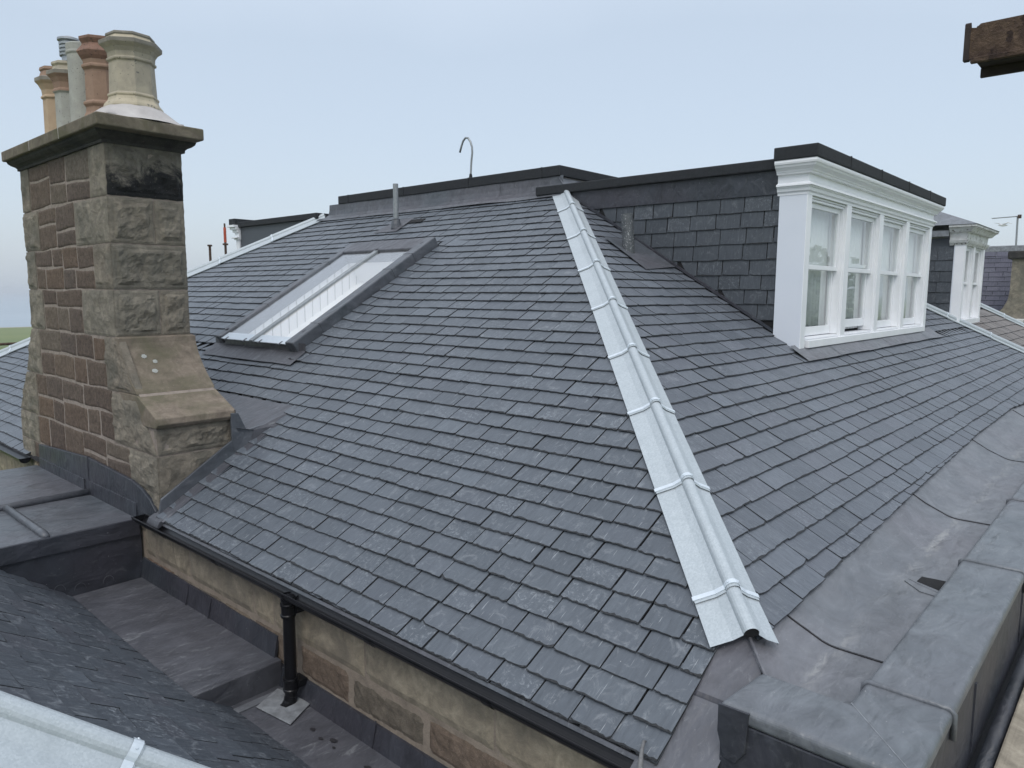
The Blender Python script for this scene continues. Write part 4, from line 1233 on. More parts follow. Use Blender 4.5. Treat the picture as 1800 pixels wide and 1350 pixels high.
# ==================================================================== EAVES GUTTER + DOWNPIPE
gt = thing("eaves_gutter", "black half-round gutter under the long near eave of the slate slope", "gutter", (2.515, 4.0, -1.99))
def half_gutter(mb, cx, cz, r, y0, y1, thick=0.006):
    n = 12
    for rr_, flip in ((r, 0), (r - thick, 1)):
        vs = []
        for k in range(n + 1):
            a = PI + PI * k / n
            for yy in (y0, y1): vs.append((cx + rr_ * math.cos(a), yy, cz + rr_ * math.sin(a)))
        mb.add(vs, [(2 * k, 2 * k + 1, 2 * k + 3, 2 * k + 2) for k in range(n)])
    for sx in (-1, 1):
        mb.tube([(cx + sx * (r - thick / 2), y0, cz), (cx + sx * (r - thick / 2), y1, cz)], 0.0055, 8)
m = MB(); half_gutter(m, 2.507, -1.992, 0.064, 1.50, 6.70)
# stop end
vs = [(2.507 + 0.064 * math.cos(PI + PI * k / 12), 6.70, -1.992 + 0.064 * math.sin(PI + PI * k / 12)) for k in range(13)]
m.add(vs, [tuple(range(13))])
m.build("gutter_trough", MS['black'], gt, recalc=False)
for y in (2.35, 3.3, 4.24, 5.2, 6.1):
    m = MB(); n = 12; vs = []
    for k in range(n + 1):
        a = PI + PI * k / n
        for rr_, yy in ((0.069, y - 0.03), (0.069, y + 0.03)): vs.append((2.507 + rr_ * math.cos(a), yy, -1.992 + rr_ * math.sin(a)))
    m.add(vs, [(2 * k, 2 * k + 1, 2 * k + 3, 2 * k + 2) for k in range(n)])
    m.build("bracket", MS['black'], gt, recalc=False)
m = MB()
m.prism([(2.575, 1.46, -1.996), (2.556, 1.46, -1.989), (2.545, 1.46, -2.006), (2.550, 1.46, -2.015)], (0, 4.93, 0))
m.build("drip_strip", MS['lead'], gt)
m = MB()
m.prism([(2.60, 6.30, -1.93), (2.52, 6.30, -1.972), (2.497, 6.30, -2.02), (2.51, 6.30, -2.03), (2.60, 6.30, -1.98)], (0, 0.22, 0))
m.build("lead_tail", MS['lead_purple'], gt, bevel=0.003)
g2 = thing("eaves_gutter", "short black gutter end beyond the chimney at the left edge", "gutter", (2.50, 11.0, -1.99))
m = MB(); half_gutter(m, 2.50, -1.985, 0.062, 10.0, 17.0)
vs = [(2.50 + 0.062 * math.cos(PI + PI * k / 12), 10.0, -1.985 + 0.062 * math.sin(PI + PI * k / 12)) for k in range(13)]
m.add(vs, [tuple(range(13))])
m.build("gutter_trough", MS['black'], g2, recalc=False)

dp_ = thing("downpipe", "black round downpipe standing on the lead gutter against the buff wall", "downpipe", (2.50, 4.24, -2.83))
m = MB(); m.tube([(2.505, 4.24, -2.03), (2.50, 4.24, -2.70), (2.495, 4.24, -2.80)], 0.041, 24)
m.build("pipe", MS['black'], dp_, smooth=False, bevel=0.0)
for z in (-2.12, -2.65):
    m = MB(); m.lathe((2.50, 4.24, z), [(0.040, -0.05), (0.051, -0.05), (0.053, -0.042), (0.053, -0.034), (0.047, -0.028), (0.047, 0.025), (0.053, 0.030), (0.053, 0.040), (0.050, 0.046), (0.040, 0.046)], 24)
    m.build("collar", MS['black'], dp_, recalc=False)
    m = MB(); m.box(2.53, 2.60, 4.19, 4.29, z - 0.03, z + 0.02); m.build("pipe_bracket", MS['black'], dp_, bevel=0.004)
m = MB(); m.lathe((2.51, 4.24, -2.045), [(0.060, 0.02), (0.058, -0.01), (0.044, -0.05), (0.041, -0.05)], 24); m.build("outlet", MS['black'], dp_, recalc=False)
m = MB(); m.tube([(2.50, 4.24, -2.74), (2.485, 4.235, -2.785), (2.45, 4.225, -2.800), (2.425, 4.22, -2.803)], [0.045, 0.047, 0.043, 0.040], 20)
m.build("shoe", MS['black'], dp_)
o_ = MB()
pz = -2.783
dia = [(2.330, 4.345), (2.505, 4.42), (2.565, 4.10), (2.33, 4.02)]
o_.prism([(2.30, 4.35, pz), (2.52, 4.45, pz), (2.575, 4.12, pz), (2.345, 4.00, pz)], (0, 0, 0.007))
tag(o_.build("lead_plate", MS['lead_pale'], None, (2.43, 4.22, pz), bevel=0.002), "shiny pale lead plate under the foot of the black downpipe", "lead plate")

# ==================================================================== LEAD FLATS AND WING
fa = thing("lead_flat_roof", "dark lead flat with raised rolls at the foot of the stone chimney", "flat roof", (2.0, 7.5, -2.4))
ZA = -2.072
m = MB()
m.box(-3.0, 2.57, 6.885, 8.10, ZA - 0.04, ZA)
m.box(-3.0, 2.57, 8.10, 9.80, ZA - 0.04, ZA + 0.03)
m.box(-2.9, 2.5, 7.1, 9.7, -3.6, ZA - 0.05)
m.build("lead_sheet", MS['lead'], fa, bevel=0.012)
m = MB()
m.tube([(2.56, 8.09, ZA + 0.025), (1.85, 8.09, ZA + 0.025), (0, 8.09, ZA + 0.025), (-3, 8.09, ZA + 0.025)], 0.036, 16)
m.build("cross_roll", MS['lead'], fa, smooth=True)
m = MB()
m.tube([(1.835, 8.06, ZA + 0.018), (1.835, 6.96, ZA + 0.014), (1.835, 6.90, ZA - 0.002)], [0.034, 0.034, 0.028], 16)
m.build("lead_roll", MS['lead'], fa, smooth=True)
m = MB()
m.prism([(2.575, 6.872, ZA + 0.002), (1.77, 6.872, ZA + 0.002), (1.77, 6.872, ZA - 0.15), (2.575, 6.872, ZA - 0.155)], (0, 0.03, 0))
m.prism([(1.775, 6.869, ZA + 0.003), (-3, 6.869, ZA + 0.003), (-3, 6.869, ZA - 0.15), (1.775, 6.869, ZA - 0.15)], (0, 0.03, 0))
m.build("drip_edge", MS['lead_dark'], fa, bevel=0.006)
m = MB()
m.box(-3.0, 2.59, 6.895, 6.99, -3.2, ZA - 0.02)
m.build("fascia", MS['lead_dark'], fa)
m = MB()
for x in (2.29, 2.06, 1.90):
    c_ = Vector((x, 6.893, -2.60 + (0.03 if x < 2 else 0)))
    m.tube([c_ + Vector((0.045 * math.cos(a * PI / 10), 0, 0.06 * math.sin(a * PI / 10))) for a in range(11)], 0.0022, 5)
m.build("lead_scribe", MS['lead'], fa)

# lower gutter flats B and C
fb = thing("lead_gutter_flat", "dark stepped lead gutter between the lower slate slope and the buff wall", "lead gutter", (2.3, 4.5, -2.9))
def zB(y): return -2.635 + 0.012 * (6.87 - y)
m = MB()
vs = [(1.93, 4.50, zB(4.5)), (2.59, 4.50, zB(4.5)), (2.59, 6.89, zB(6.89)), (1.93, 6.89, zB(6.89))]
m.prism(vs, (0, 0, -0.3))
m.build("upper_sheet", MS['lead_purple'], fb, bevel=0.008)
m = MB()
m.prism([(2.0, 4.44, -2.785), (2.55, 4.44, -2.785), (2.55, 4.38, -2.789), (2.02, 4.38, -2.789)], (0, 0, 0.006))
m.build("drip_apron", MS['lead_gutter'], fb)
m = MB()
m.prism([(1.9, 0.6, -2.80), (2.59, 0.6, -2.80), (2.59, 4.6, -2.79), (1.9, 4.6, -2.79)], (0, 0, -0.3))
m.build("lower_sheet", MS['lead_purple'], fb, bevel=0.004)
m = MB()  # upstands against the wall
def upst(ya, yb, za, zb, ztop, x):
    n_ = 10
    for j in range(n_):
        f0, f1 = j / n_, (j + 1) / n_
        y0_, y1_ = ya + (yb - ya) * f0, ya + (yb - ya) * f1
        w0, w1 = 0.006 * lo(y0_, 0, 2, 6), 0.006 * lo(y1_, 0, 2, 6)
        b0_, b1_ = za + (zb - za) * f0, za + (zb - za) * f1
        m.prism([(x, y0_, b0_), (x - 0.0, y1_, b1_), (2.594 , y1_, ztop + w1), (2.594, y0_, ztop + w0)], (0.02, 0, 0.0))
upst(4.56, 6.89, zB(4.56) - 0.01, zB(6.89) - 0.01, -2.455, 2.565)
upst(0.8, 4.545, -2.81, -2.80, -2.655, 2.555)
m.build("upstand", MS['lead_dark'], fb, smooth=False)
m = MB()
for (y, za) in ((3.42, -2.79), (5.55, -2.62), (5.95, -2.62)):
    m.prism([(2.553, y, za), (2.553, y + 0.012, za), (2.59, y + 0.012, za + 0.16), (2.59, y, za + 0.16)], (0.004, 0, 0))
m.build("upstand_lap", MS['lead_dark'], fb)
m = MB(); rs = random.Random(2)
for (x, y, r_) in ((2.42, 3.86, .018), (2.40, 3.74, .014), (2.44, 3.66, .022), (2.40, 3.60, .010), (2.42, 3.28, .026), (2.16, 3.85, .009)):
    m = MB()
    m.add([(x + r_ * 0.8 * math.cos(a * PI / 6) * rs.uniform(.8, 1.2), y + r_ * 1.3 * math.sin(a * PI / 6) * rs.uniform(.8, 1.2), -2.797 + 0.0105) for a in range(12)], [tuple(range(12))])
    m.build("wet_spot", MS['wet'], fb, recalc=False)

# lower-left slate wing
wing = thing("slate_wing_roof", "dark slate slope falling to the lead gutter below the near eave, lower left", "roof", (1.2, 5.0, -2.6))
KW = 0.767; aw = math.atan(KW)
cW, sW = math.cos(aw), math.sin(aw)
OW = Vector((2.23, 0, -2.637 + KW * (2.0 - 2.23)))
def bW(s):
    x = 2.23 - s * cW
    yh = 3.327 - 0.529 * (x - 0.679)
    return [(yh + 0.03, 6.885)]
rowsW = [0.02 + i * 0.175 for i in range(14)]
m = MB()
rw = random.Random(21)
slates(m, OW, (0, 1, 0), (-cW, 0, sW), (sW, 0, cW), rowsW, bW, 0.19, 0.30, rw, nseg=6, th=0.007, gap=0.006, tilt=0.022)
m.build('slate_slope', [MS['slate_low'], MS['slate_edge_shade']], wing, recalc=False)
m = MB()
def wz(x): return -2.637 + KW * (2.0 - x) - 0.04
m.quad((2.25, 2.52, wz(2.25)), (2.25, 6.89, wz(2.25)), (-0.3, 6.89, wz(-0.3)), (-0.3, 3.845, wz(-0.3)))
m.build("roof_deck", MS['slate_low'], wing, recalc=False)
# its galvanised hip
Ah = Vector((1.9, 3.327 - 0.529 * (1.9 - 0.679), 0)); Ah.z = -2.637 + KW * (2.0 - Ah.x)
Bh = Vector((-0.2, 3.327 - 0.529 * (-0.2 - 0.679), 0)); Bh.z = -2.637 + KW * (2.0 - Bh.x)
dh = (Bh - Ah).normalized()
nW = Vector((sW, 0, cW))
a1 = dh.cross(nW).normalized(); a1 = a1 if a1.y > 0 else -a1
hn = Vector((dh.x, dh.y, 0)).normalized(); perp = Vector((-hn.y, hn.x, 0))
nW2 = nW - 2 * nW.dot(perp) * perp
_g = Vector((-0.3, -1.0, -0.50)); a2 = (_g - dh * _g.dot(dh)).normalized()
Lh = (Bh - Ah).length
m = MB(); _o = Vector((0, 0.0, -0.15)); m.quad(Ah + _o - dh * 1.0, Bh + _o, Bh + _o + a2 * 2.5, Ah + _o + a2 * 2.5 - dh * 1.0); m.build('slate_slope', MS['slate_low'], wing, recalc=False)
hip_capping("hip_capping", "pale galvanised capping cutting across the bottom left corner", Ah - Vector((0, 0.03, 0.05)), Bh - Vector((0, 0.03, 0.05)), a1, a2, 0.06, 0.25, [0, 0.60, 1.16, Lh], 0.050, w_strap=0.045)

# ==================================================================== PARAPET AND LEAD GUTTER (right)
pg = thing("parapet", "lead-covered parapet wall turning the corner at the bottom right", "parapet", (3.0, 0.7, -3.0))
ZP, ZS = -1.66, -1.733
RX0, RX1, PY0, PY1, RYE = 2.67, 3.02, 0.50, 0.835, 1.235
m = MB()
Lp = [(RX0, PY0), (21, PY0), (21, PY1), (RX1, PY1), (RX1, RYE - 0.03), (RX0, RYE)]
m.prism([(x, y, ZP - 0.07) for x, y in Lp], (0, 0, 0.07))
m.build("lead_coping", MS['lead_cap'], pg, bevel=0.026, seg=5)
m = MB()
Li = [(RX0 + 0.007, PY0 + 0.007), (21, PY0 + 0.007), (21, PY1 - 0.007), (RX1 - 0.007, PY1 - 0.007), (RX1 - 0.007, RYE - 0.04), (RX0 + 0.007, RYE - 0.006)]
m.prism([(x, y, -2.25) for x, y in Li], (0, 0, 2.25 - 1.729))
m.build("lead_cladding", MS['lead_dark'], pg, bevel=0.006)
m = MB()
m.prism([(RX0 - 0.004, RYE - 0.13, ZP - 0.006), (RX0 - 0.004, RYE + 0.002, ZP - 0.010), (RX0 - 0.004, RYE + 0.002, ZP - 0.13), (RX0 - 0.004, RYE - 0.03, ZP - 0.235), (RX0 - 0.004, RYE - 0.08, ZP - 0.24), (RX0 - 0.004, RYE - 0.12, ZP - 0.18)], (0.012, 0, 0))
m.build("corner_dressing", MS['lead_dark'], pg, bevel=0.003)
for x in (3.23, 5.2, 7.04, 9.0, 11.0):
    m = MB()
    m.tube([(x, PY1 + 0.004, ZP - 0.06), (x, PY1 + 0.003, ZP - 0.012), (x, PY1 - 0.012, ZP + 0.003), (x, 0.66, ZP + 0.003), (x, PY0 + 0.014, ZP + 0.003), (x, PY0 - 0.003, ZP - 0.012), (x, PY0 - 0.005, ZP - 0.12)], 0.0125, 10)
    m.build("coping_roll", MS['lead_cap'], pg, smooth=True)
m = MB()
m.tube([(RX1 - 0.004, PY1 - 0.01, ZP + 0.0005), (RX0 + 0.025, PY0 + 0.025, ZP + 0.0005)], 0.002, 6)
m.build("mitre_weld", MS['lead_pale'], pg)
for x in (3.75, 5.2):
    m = MB(); m.prism([(x, PY0 - 0.001, -2.1), (x + 0.02, PY0 - 0.001, -2.1), (x + 0.012, PY0 - 0.001, ZP - 0.1), (x - 0.005, PY0 - 0.001, ZP - 0.1)], (0, 0.012, 0))
    m.build("cladding_seam", MS['lead_dark'], pg)

lg = thing("parapet_gutter", "wide grey lead gutter between the dormer slope and the parapet", "lead gutter", (4.0, 1.0, -1.75))
h_ = 0.030
def rpt(x, y): return (x, y, zr(y) - h_ + 0.024)
def fpt(x, y): return (x, y, zf(x) - 0.030)
m = MB()
KY = (ZS + B0 + 0.006) / T      # where the slope meets the sole
def gz(y):
    if y >= 1.30: return zr(y) - 0.036
    if y >= 1.14: return ZS + 0.013 + (zr(1.30) - 0.036 - ZS - 0.013) * (y - 1.14) / 0.16
    if y > 1.06: return ZS + 0.013 * ((y - 1.06) / 0.08) ** 2
    return ZS
joints = [3.0, 3.61, 6.40, 9.1, 11.85, 14.5, 19]
for i, (xa, xb) in enumerate(zip(joints, joints[1:])):
    dz = 0.006 * 0 
    n_ = max(2, int((xb - xa) / 0.25))
    for j in range(n_):
        x0_, x1_ = xa + (xb - xa) * j / n_, xa + (xb - xa) * (j + 1) / n_
        cols = [1.62, 1.45, 1.30, 1.22, 1.14, 1.12, 1.10, 1.08, 1.06, 0.95, 0.83]
        def gp(x, y):
            z = gz(y)
            return (x, y, z + 0.004 * lo(x, y, 1.8, 12))
        for ya, yb in zip(cols, cols[1:]):
            def cx_(x, y): return max(x, y + HIP + 0.0) if y > 1.0 else max(x, 3.0)
            # sump hole stays uncut; its shade is painted on top
            if yb <= 0.96 and 4.70 < (x0_ + x1_) / 2 < 4.90 and False: continue
            m.quad(gp(cx_(x0_, ya), ya), gp(cx_(x0_, yb), yb), gp(cx_(x1_, yb), yb), gp(cx_(x1_, ya), ya))
gut = m.build("gutter_sheet", gutter_salts(), lg, recalc=False, smooth=True)
# laps
for x in (3.61, 6.40, 9.1, 11.85):
    m = MB()
    sk = 0.02
    yy_ = [1.45, 1.30, 1.14, 1.10, 1.06, 0.84]
    m.prism([(x, y, gz(y) + 0.001) for y in yy_] + [(x, y, gz(y) + 0.0085) for y in yy_[::-1]], (0.02, 0, 0))
    m.prism([(x - 0.006, y, gz(y) + 0.0) for y in yy_] + [(x - 0.006, y, gz(y) + 0.0035) for y in yy_[::-1]], (0.006, 0, 0), 1)
    m.build("sheet_lap", [MS['lead_gutter'], MS['deck']], lg)
# hip piece of lead at the foot of the hip, and tapered apron beside the verge
m = MB()
N_ = 10
for j in range(N_):
    ya, yb = 1.22 + 0.33 * j / N_, 1.22 + 0.33 * (j + 1) / N_
    for (xa, xb) in ((2.42, 2.62), (2.62, 2.85), (2.85, 3.6)):
        def fx(x, y): return min(x, y + HIP)
        m.quad(fpt(fx(xa, ya), ya), fpt(fx(xb, ya), ya), fpt(fx(xb, yb), yb), fpt(fx(xa, yb), yb))
m.build("verge_apron", MS['lead'], lg, recalc=False)
m = MB()
hp = lambda y: Vector((y + HIP, y, zr(y) + 0.0))
m.tube([hp(1.10), hp(1.22), hp(1.34)], 0.008, 8)
m.build("hip_weld", MS['lead_gutter'], lg, smooth=True)
m = MB()
m.prism([fpt(2.87, 1.235), fpt(2.87, 1.47), (2.882, 1.47, zf(2.882) - 0.025), (2.882, 1.235, zf(2.882) - 0.025)], (0.004, 0, 0.006))
m.build("sheet_lap", MS['lead_dark'], lg)
# sump rim; a flat dark plate paints the outlet's shade against the parapet
m = MB()
sx0, sx1, sy0, sy1 = 4.66, 4.91, 0.835, 1.02
m.prism([(sx0 - 0.03, 0.835, ZS - 0.006), (sx0 - 0.01, 0.94, ZS - 0.006), (4.77, 1.05, ZS - 0.006), (4.88, 1.045, ZS - 0.006), (4.945, 0.97, ZS - 0.006), (4.945, 0.835, ZS - 0.006)], (0, 0, 0.0125))
m.build("sump_rim", MS['lead_gutter'], lg)
m = MB()
m.prism([(4.72, 0.834, ZS + 0.0072), (4.80, 0.99, ZS + 0.0072), (4.90, 0.985, ZS + 0.0072), (4.915, 0.834, ZS + 0.0072)], (0, 0, 0.002))
m.build("sump_shade_plate", MS['deck'], lg)
m = MB()
m.tube([(4.81, 1.035, ZS + 0.0065), (4.76, 0.97, ZS + 0.0065), (4.70, 0.86, ZS + 0.0065)], 0.004, 6)
m.build("sump_weld", MS['lead_gutter'], lg)
# outer secret gutter + cornice
cn = thing("cornice_ledge", "pale stone cornice ledge at the bottom right corner outside the parapet", "cornice", (4.0, 0.2, -2.5))
m = MB(); m.box(2.2, 20, -0.35, 0.405, -2.6, -2.10); m.build("cornice_stone", MS['cornice'], cn, bevel=0.01)
m = MB(); m.box(2.2, 20, 0.405, 0.52, -2.6, -2.17); m.build("channel", MS['black'], cn)
m = MB(); m.tube([(2.3, 0.445, -2.135), (20, 0.445, -2.135)], 0.034, 14); m.build("lead_roll", MS['lead_dark'], cn, smooth=True)

# ==================================================================== SMALL ROOF THINGS
# slim soil vent
v1 = thing("vent_pipe", "slim grey vent pipe on a lead slate above the rooflight", "vent pipe", FP(7.51, 9.15))
base = FP(7.51, 9.15)
m = MB(); m.tube([base + Vector((0, 0, -0.05)), base + Vector((0, 0, 0.66))], 0.042, 18); m.build("pipe", MS['galv_rod'], v1, smooth=False)
m = MB(); m.lathe(base, [(0.085, -0.03), (0.075, 0.05), (0.060, 0.11), (0.062, 0.12), (0.045, 0.13)], 18); m.build("collar", MS['lead'], v1)
m = MB(); m.quad(FP(7.36, 8.97, 0.006), FP(7.36, 9.55, 0.006), FP(7.74, 9.32, 0.012), FP(7.74, 8.98, 0.012)); m.build("lead_slate", MS['lead_purple'], v1, recalc=False)
m = MB(); slab(m, 7.60, 7.70, 8.66, 9.0, -0.002, 0.004); m.build("dark_gap", MS['deck'], v1)
# fat vent by the cheek
bs = Vector((7.44, 4.80, zr(4.80)))
v2 = thing("vent_pipe", "thick mottled vent pipe beside the dormer's slate cheek", "vent pipe", bs)
m = MB(); m.tube([bs + Vector((0, 0, -0.06)), bs + Vector((-0.005, 0.01, 0.2)), bs + Vector((-0.015, 0.03, 0.43))], [0.075, 0.069, 0.068], 22); 
MS['mottle'] = simple("mottled lead sleeve", (0.05, 0.056, 0.062), (0.10, 0.108, 0.115), 12, 0.5, 0, 0.5, 0.004, 50, (60, 0.60, (0.34, 0.35, 0.36)))
m.build("pipe", MS['mottle'], v2, smooth=False)
m = MB()
RP = lambda x, y, h=0.0: (x, y - SP * h, zr(y) + CP * h)
m.quad(RP(7.22, 4.42, 0.004), RP(8.0, 4.50, 0.008), RP(7.98, 5.05, 0.02), RP(7.28, 5.05, 0.02)); m.build("lead_slate", MS['lead'], v2, recalc=False)
# swan-neck hook
import itertools
hk = [(8.6, 8.584, 1.75), (8.6, 8.58, 1.90), (8.6, 8.572, 2.02), (8.6, 8.562, 2.12), (8.6, 8.545, 2.22), (8.6, 8.55, 2.31), (8.6, 8.585, 2.40), (8.6, 8.64, 2.465), (8.6, 8.70, 2.475), (8.6, 8.755, 2.43), (8.6, 8.795, 2.35), (8.6, 8.83, 2.26)]
hkt = thing("roof_hook", "grey metal rod bent like a shepherd's crook on the flat roof edge", "roof hook", (8.6, 8.58, 1.75))
m = MB(); m.tube(hk, 0.0165, 12); m.build("bent_rod", MS['galv_rod'], hkt, smooth=True)
m = MB(); m.lathe((8.6, 8.582, 1.75), [(0.04, -0.02), (0.038, 0.03), (0.022, 0.14), (0.016, 0.15)], 14); m.build("boot", MS['felt'], hkt)
# low cowl on dormer roof
m = MB(); m.lathe((9.5, 4.71, 1.45), [(0.09, 0), (0.09, 0.16), (0.14, 0.17), (0.15, 0.20), (0.13, 0.24), (0.05, 0.262), (0.001, 0.265)], 20)
tag(m.build("roof_vent", MS['pot_lip'], None, (9.5, 4.71, 1.45)), "low dark mushroom vent showing just over the dormer's felt roof", "roof vent")
# cable end at eaves corner
m = MB()
m.tube([(2.30, 1.30, -2.10), (2.42, 1.43, -2.02), (2.47, 1.478, -1.965), (2.535, 1.51, -1.93), (2.58, 1.528, -1.925), (2.60, 1.53, -1.935)], [0.012, 0.012, 0.012, 0.008, 0.007, 0.004], 10)
tag(m.build("cable", MS['cable'], None, (2.48, 1.48, -1.97), smooth=True), "tapered grey cable end lying over the last eaves slate at the bottom", "cable")

# ==================================================================== FAR LEFT DORMER
d2 = thing("dormer", "small white-cornered dormer behind the far left hip, black felt on top", "dormer", (8.06, 15.0, -0.5))
m = MB(); m.box(7.98, 13.5, 12.05, 15.1, 1.36, 1.47); m.box(7.93, 13.5, 15.05, 15.3, 1.41, 1.545)
m.build("felt_roof", MS['felt'], d2, bevel=0.01)
m = MB()
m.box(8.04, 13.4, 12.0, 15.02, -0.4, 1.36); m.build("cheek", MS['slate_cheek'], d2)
m = MB()
m.box(8.01, 13.4, 15.02, 15.16, -0.5, 1.10)
for z0, z1, o in ((1.10, 1.13, .03), (1.13, 1.16, .07), (1.16, 1.25, .015), (1.25, 1.31, .05), (1.31, 1.36, .09), (1.36, 1.408, .13)):
    m.box(8.01 - o, 13.4, 15.0, 15.16 + o, z0 + 0.0005, z1)
m.build("cornice", MS['white'], d2, bevel=0.004)

# scaffold tubes beyond the left hip
def ptube(name, label, pts, r, mat, cat, group=None, parts=None):
    t = thing(name, label, cat, pts[0], group)
    m = MB(); m.tube(pts, r, 12); m.build("tube", mat, t, smooth=False)
    return t
def pxy(px, py, y):   # helper baked from the survey: direction through a sight line, at distance y
    r = _right * (px - 900) + _down * (py - 675) + _fwd * 1284
    return r * (y / r.y)
a = pxy(398, 470, 18.0); b = pxy(398, 393, 18.0)
t_ = thing("scaffold_tube", "upright orange scaffold tube behind the far left hip", "scaffold tube", (a.x, a.y, a.z - 2), "scaffold tubes beyond the far roof edge")
m = MB(); m.tube([(a.x, a.y, a.z - 2), (a.x, a.y, b.z - 0.45)], 0.03, 12); m.tube([(a.x, a.y, b.z - 0.10), (a.x, a.y, b.z)], 0.022, 12); m.build("tube", MS['rust'], t_)
m = MB(); m.tube([(a.x, a.y, b.z - 0.47), (a.x, a.y, b.z - 0.10)], 0.034, 12); m.build("sleeve", MS['rust_orange'], t_)
m = MB(); m.tube([(a.x, a.y, b.z - 0.54), (a.x, a.y, b.z - 0.50)], 0.07, 8); m.build("coupler", MS['rust'], t_)
a = pxy(371, 480, 18.0); b = pxy(371, 431, 18.0)
t_ = thing("scaffold_tube", "short rusty scaffold tube left of the orange one", "scaffold tube", (a.x, a.y, a.z - 2), "scaffold tubes beyond the far roof edge")
m = MB(); m.tube([(a.x, a.y, a.z - 2), (a.x, a.y, b.z)], 0.03, 12); m.build("tube", MS['rust'], t_)
m = MB(); m.tube([(a.x, a.y, b.z - 0.03), (a.x, a.y, b.z + 0.01)], 0.06, 8); m.build("cap", MS['rust'], t_)
m = MB(); m.tube([(0.5, 17.9, -1.12), (5.2, 17.9, -1.10)], 0.028, 12)
tag(m.build("scaffold_tube", MS['rust'], None, (2.0, 17.9, -1.12)), "level rusty scaffold tube across the grass at the left edge", "scaffold tube", "scaffold tubes beyond the far roof edge")

# rusty steel beam top right
bm_ = thing("steel_beam", "rusty steel channel beam poking in at the top right", "steel beam", (2.66, 0.0, 0.72))
m = MB()
XB = 2.64
m.prism([(XB, -1.2, 0.702), (XB, 0.515, 0.702), (XB, 0.515, 0.795), (XB, 0.498, 0.792), (XB, 0.488, 0.802), (XB, -1.2, 0.803)], (0.012, 0, 0))          # web, faces the camera
m.build("web", MS['rust'], bm_, bevel=0.002)
m = MB()
m.box(XB - 0.014, XB + 0.004, -1.2, 0.506, 0.688, 0.704)
m.build("lower_lip", MS['rust'], bm_, bevel=0.003)
m = MB()
m.box(XB + 0.0125, XB + 0.085, -1.2, 0.492, 0.690, 0.702); m.box(XB + 0.072, XB + 0.085, -1.2, 0.492, 0.662, 0.690)
m.box(XB + 0.0125, XB + 0.06, -1.2, 0.50, 0.79, 0.80)
m.build("flange", MS['rustdark'], bm_, bevel=0.002)
m = MB(); m.prism([(XB - 0.003, 0.512, 0.700), (XB - 0.003, 0.512, 0.806), (XB + 0.004, 0.512, 0.811), (XB + 0.012, 0.512, 0.800), (XB + 0.02, 0.512, 0.797), (XB + 0.02, 0.512, 0.700)], (0, 0.016, 0)); m.build("end_plate", MS['rustdark'], bm_, bevel=0.002)

# ==================================================================== RIGHT END OF OUR ROOF + NEIGHBOURS
dR = Vector((-1, 1, T)).normalized()
e1 = Vector((-1, 0, 0)); e1 = (e1 - dR * e1.dot(dR)).normalized()
e2 = Vector((0, 0, 0)) - e1
AR = Vector((18.4, 19.78 - 18.4, zr(19.78 - 18.4))); BR = Vector((14.4, 5.38, zr(5.38)))
LR = (BR - AR).length
nplane = Vector((0, -SP, CP))
q1 = dR.cross(nplane).normalized(); q1 = q1 if q1.x < 0 else -q1
hip_capping("hip_capping", "narrow white capping between our slates and the brown roof, far right", AR, BR, q1, (-q1 - nplane * 0.15), 0.14, 0.14, [0, 0.95, 1.9, 2.9, LR], 0.05)
nb = thing("neighbour_roof", "weathered brown slate roof beyond the white capping, right edge", "roof", (20, 2.4, -2))
m = MB(); rn = random.Random(31)
def bN(s):
    y = YR0 + s * CP
    return [(19.84 - y, 24.95 - y)]
slates(m, (0, YR0, zr(YR0)), (1, 0, 0), (0, CP, SP), (0, -SP, CP), [(-0.2 + i * 0.22) for i in range(12)], bN, 0.28, 0.5, rn, nseg=3, und=0.012)
m.build('slate_slope', [MS['slate_brown'], MS['slate_edge_shade']], nb, recalc=False)
m = MB(); m.quad((18.6, 1.2, rz(1.2)), (24.2, 1.2, rz(1.2)), (20.6, 4.6, rz(4.6)), (15.2, 4.6, rz(4.6))); m.build("roof_deck", MS['deck'], nb, recalc=False)
A3 = Vector((23.4, 1.5, zr(1.5))); B3 = Vector((21.0, 3.95, zr(3.95)))
hip_capping("hip_capping", "thin pale capping on the far side of the brown roof", A3, B3, q1, (-q1 - nplane * 0.15), 0.12, 0.12, [0, 1.2, 2.4, (B3 - A3).length], 0.05)

nd = thing("dormer", "narrow weathered dormer with peeling cornice and ball finial, right of the big white one", "dormer", (17.7, 3.04, -0.6))
NX0, NX1, NY = 16.62, 18.70, 3.04
m = MB(); m.box(NX0, NX0 + 0.1, NY, 3.22, -0.6, 1.0, 0); m.build("side_board", MS['white_side'], nd, bevel=0.004)
for a, b in ((NX0 - 0.002, NX0 + 0.16), (17.52, 17.68), (NX1 - 0.14, NX1)):
    m = MB(); m.box(a, b, NY - 0.003, NY + 0.16, -0.62, 0.98); m.build("mullion", MS['white'], nd, bevel=0.005)
m = MB(); m.box(NX0 + 0.1, NX1 - 0.1, NY - 0.03, NY + 0.15, -0.62, -0.50); m.build("sill", MS['white'], nd, bevel=0.005)
prof = [(1.33, 0.0), (1.33, 0.20), (1.29, 0.20), (1.27, 0.16), (1.24, 0.13), (1.20, 0.10), (1.19, 0.04), (1.05, 0.03), (1.045, 0.07), (1.0, 0.05), (0.97, 0.02), (0.95, 0.01), (0.95, -0.02)]
m = MB(); vs = []
for z, o in prof: vs += [(NX0 - o, 3.3, z), (NX0 - o, NY - o, z), (NX1 + o, NY - o, z), (NX1 + o, 3.6, z)]
fs = []
for i in range(len(prof) - 1):
    for k in range(3): fs.append((i * 4 + k, i * 4 + k + 1, (i + 1) * 4 + k + 1, (i + 1) * 4 + k))
m.add(vs, fs); m.build("cornice", MS['white_old'], nd, recalc=False)
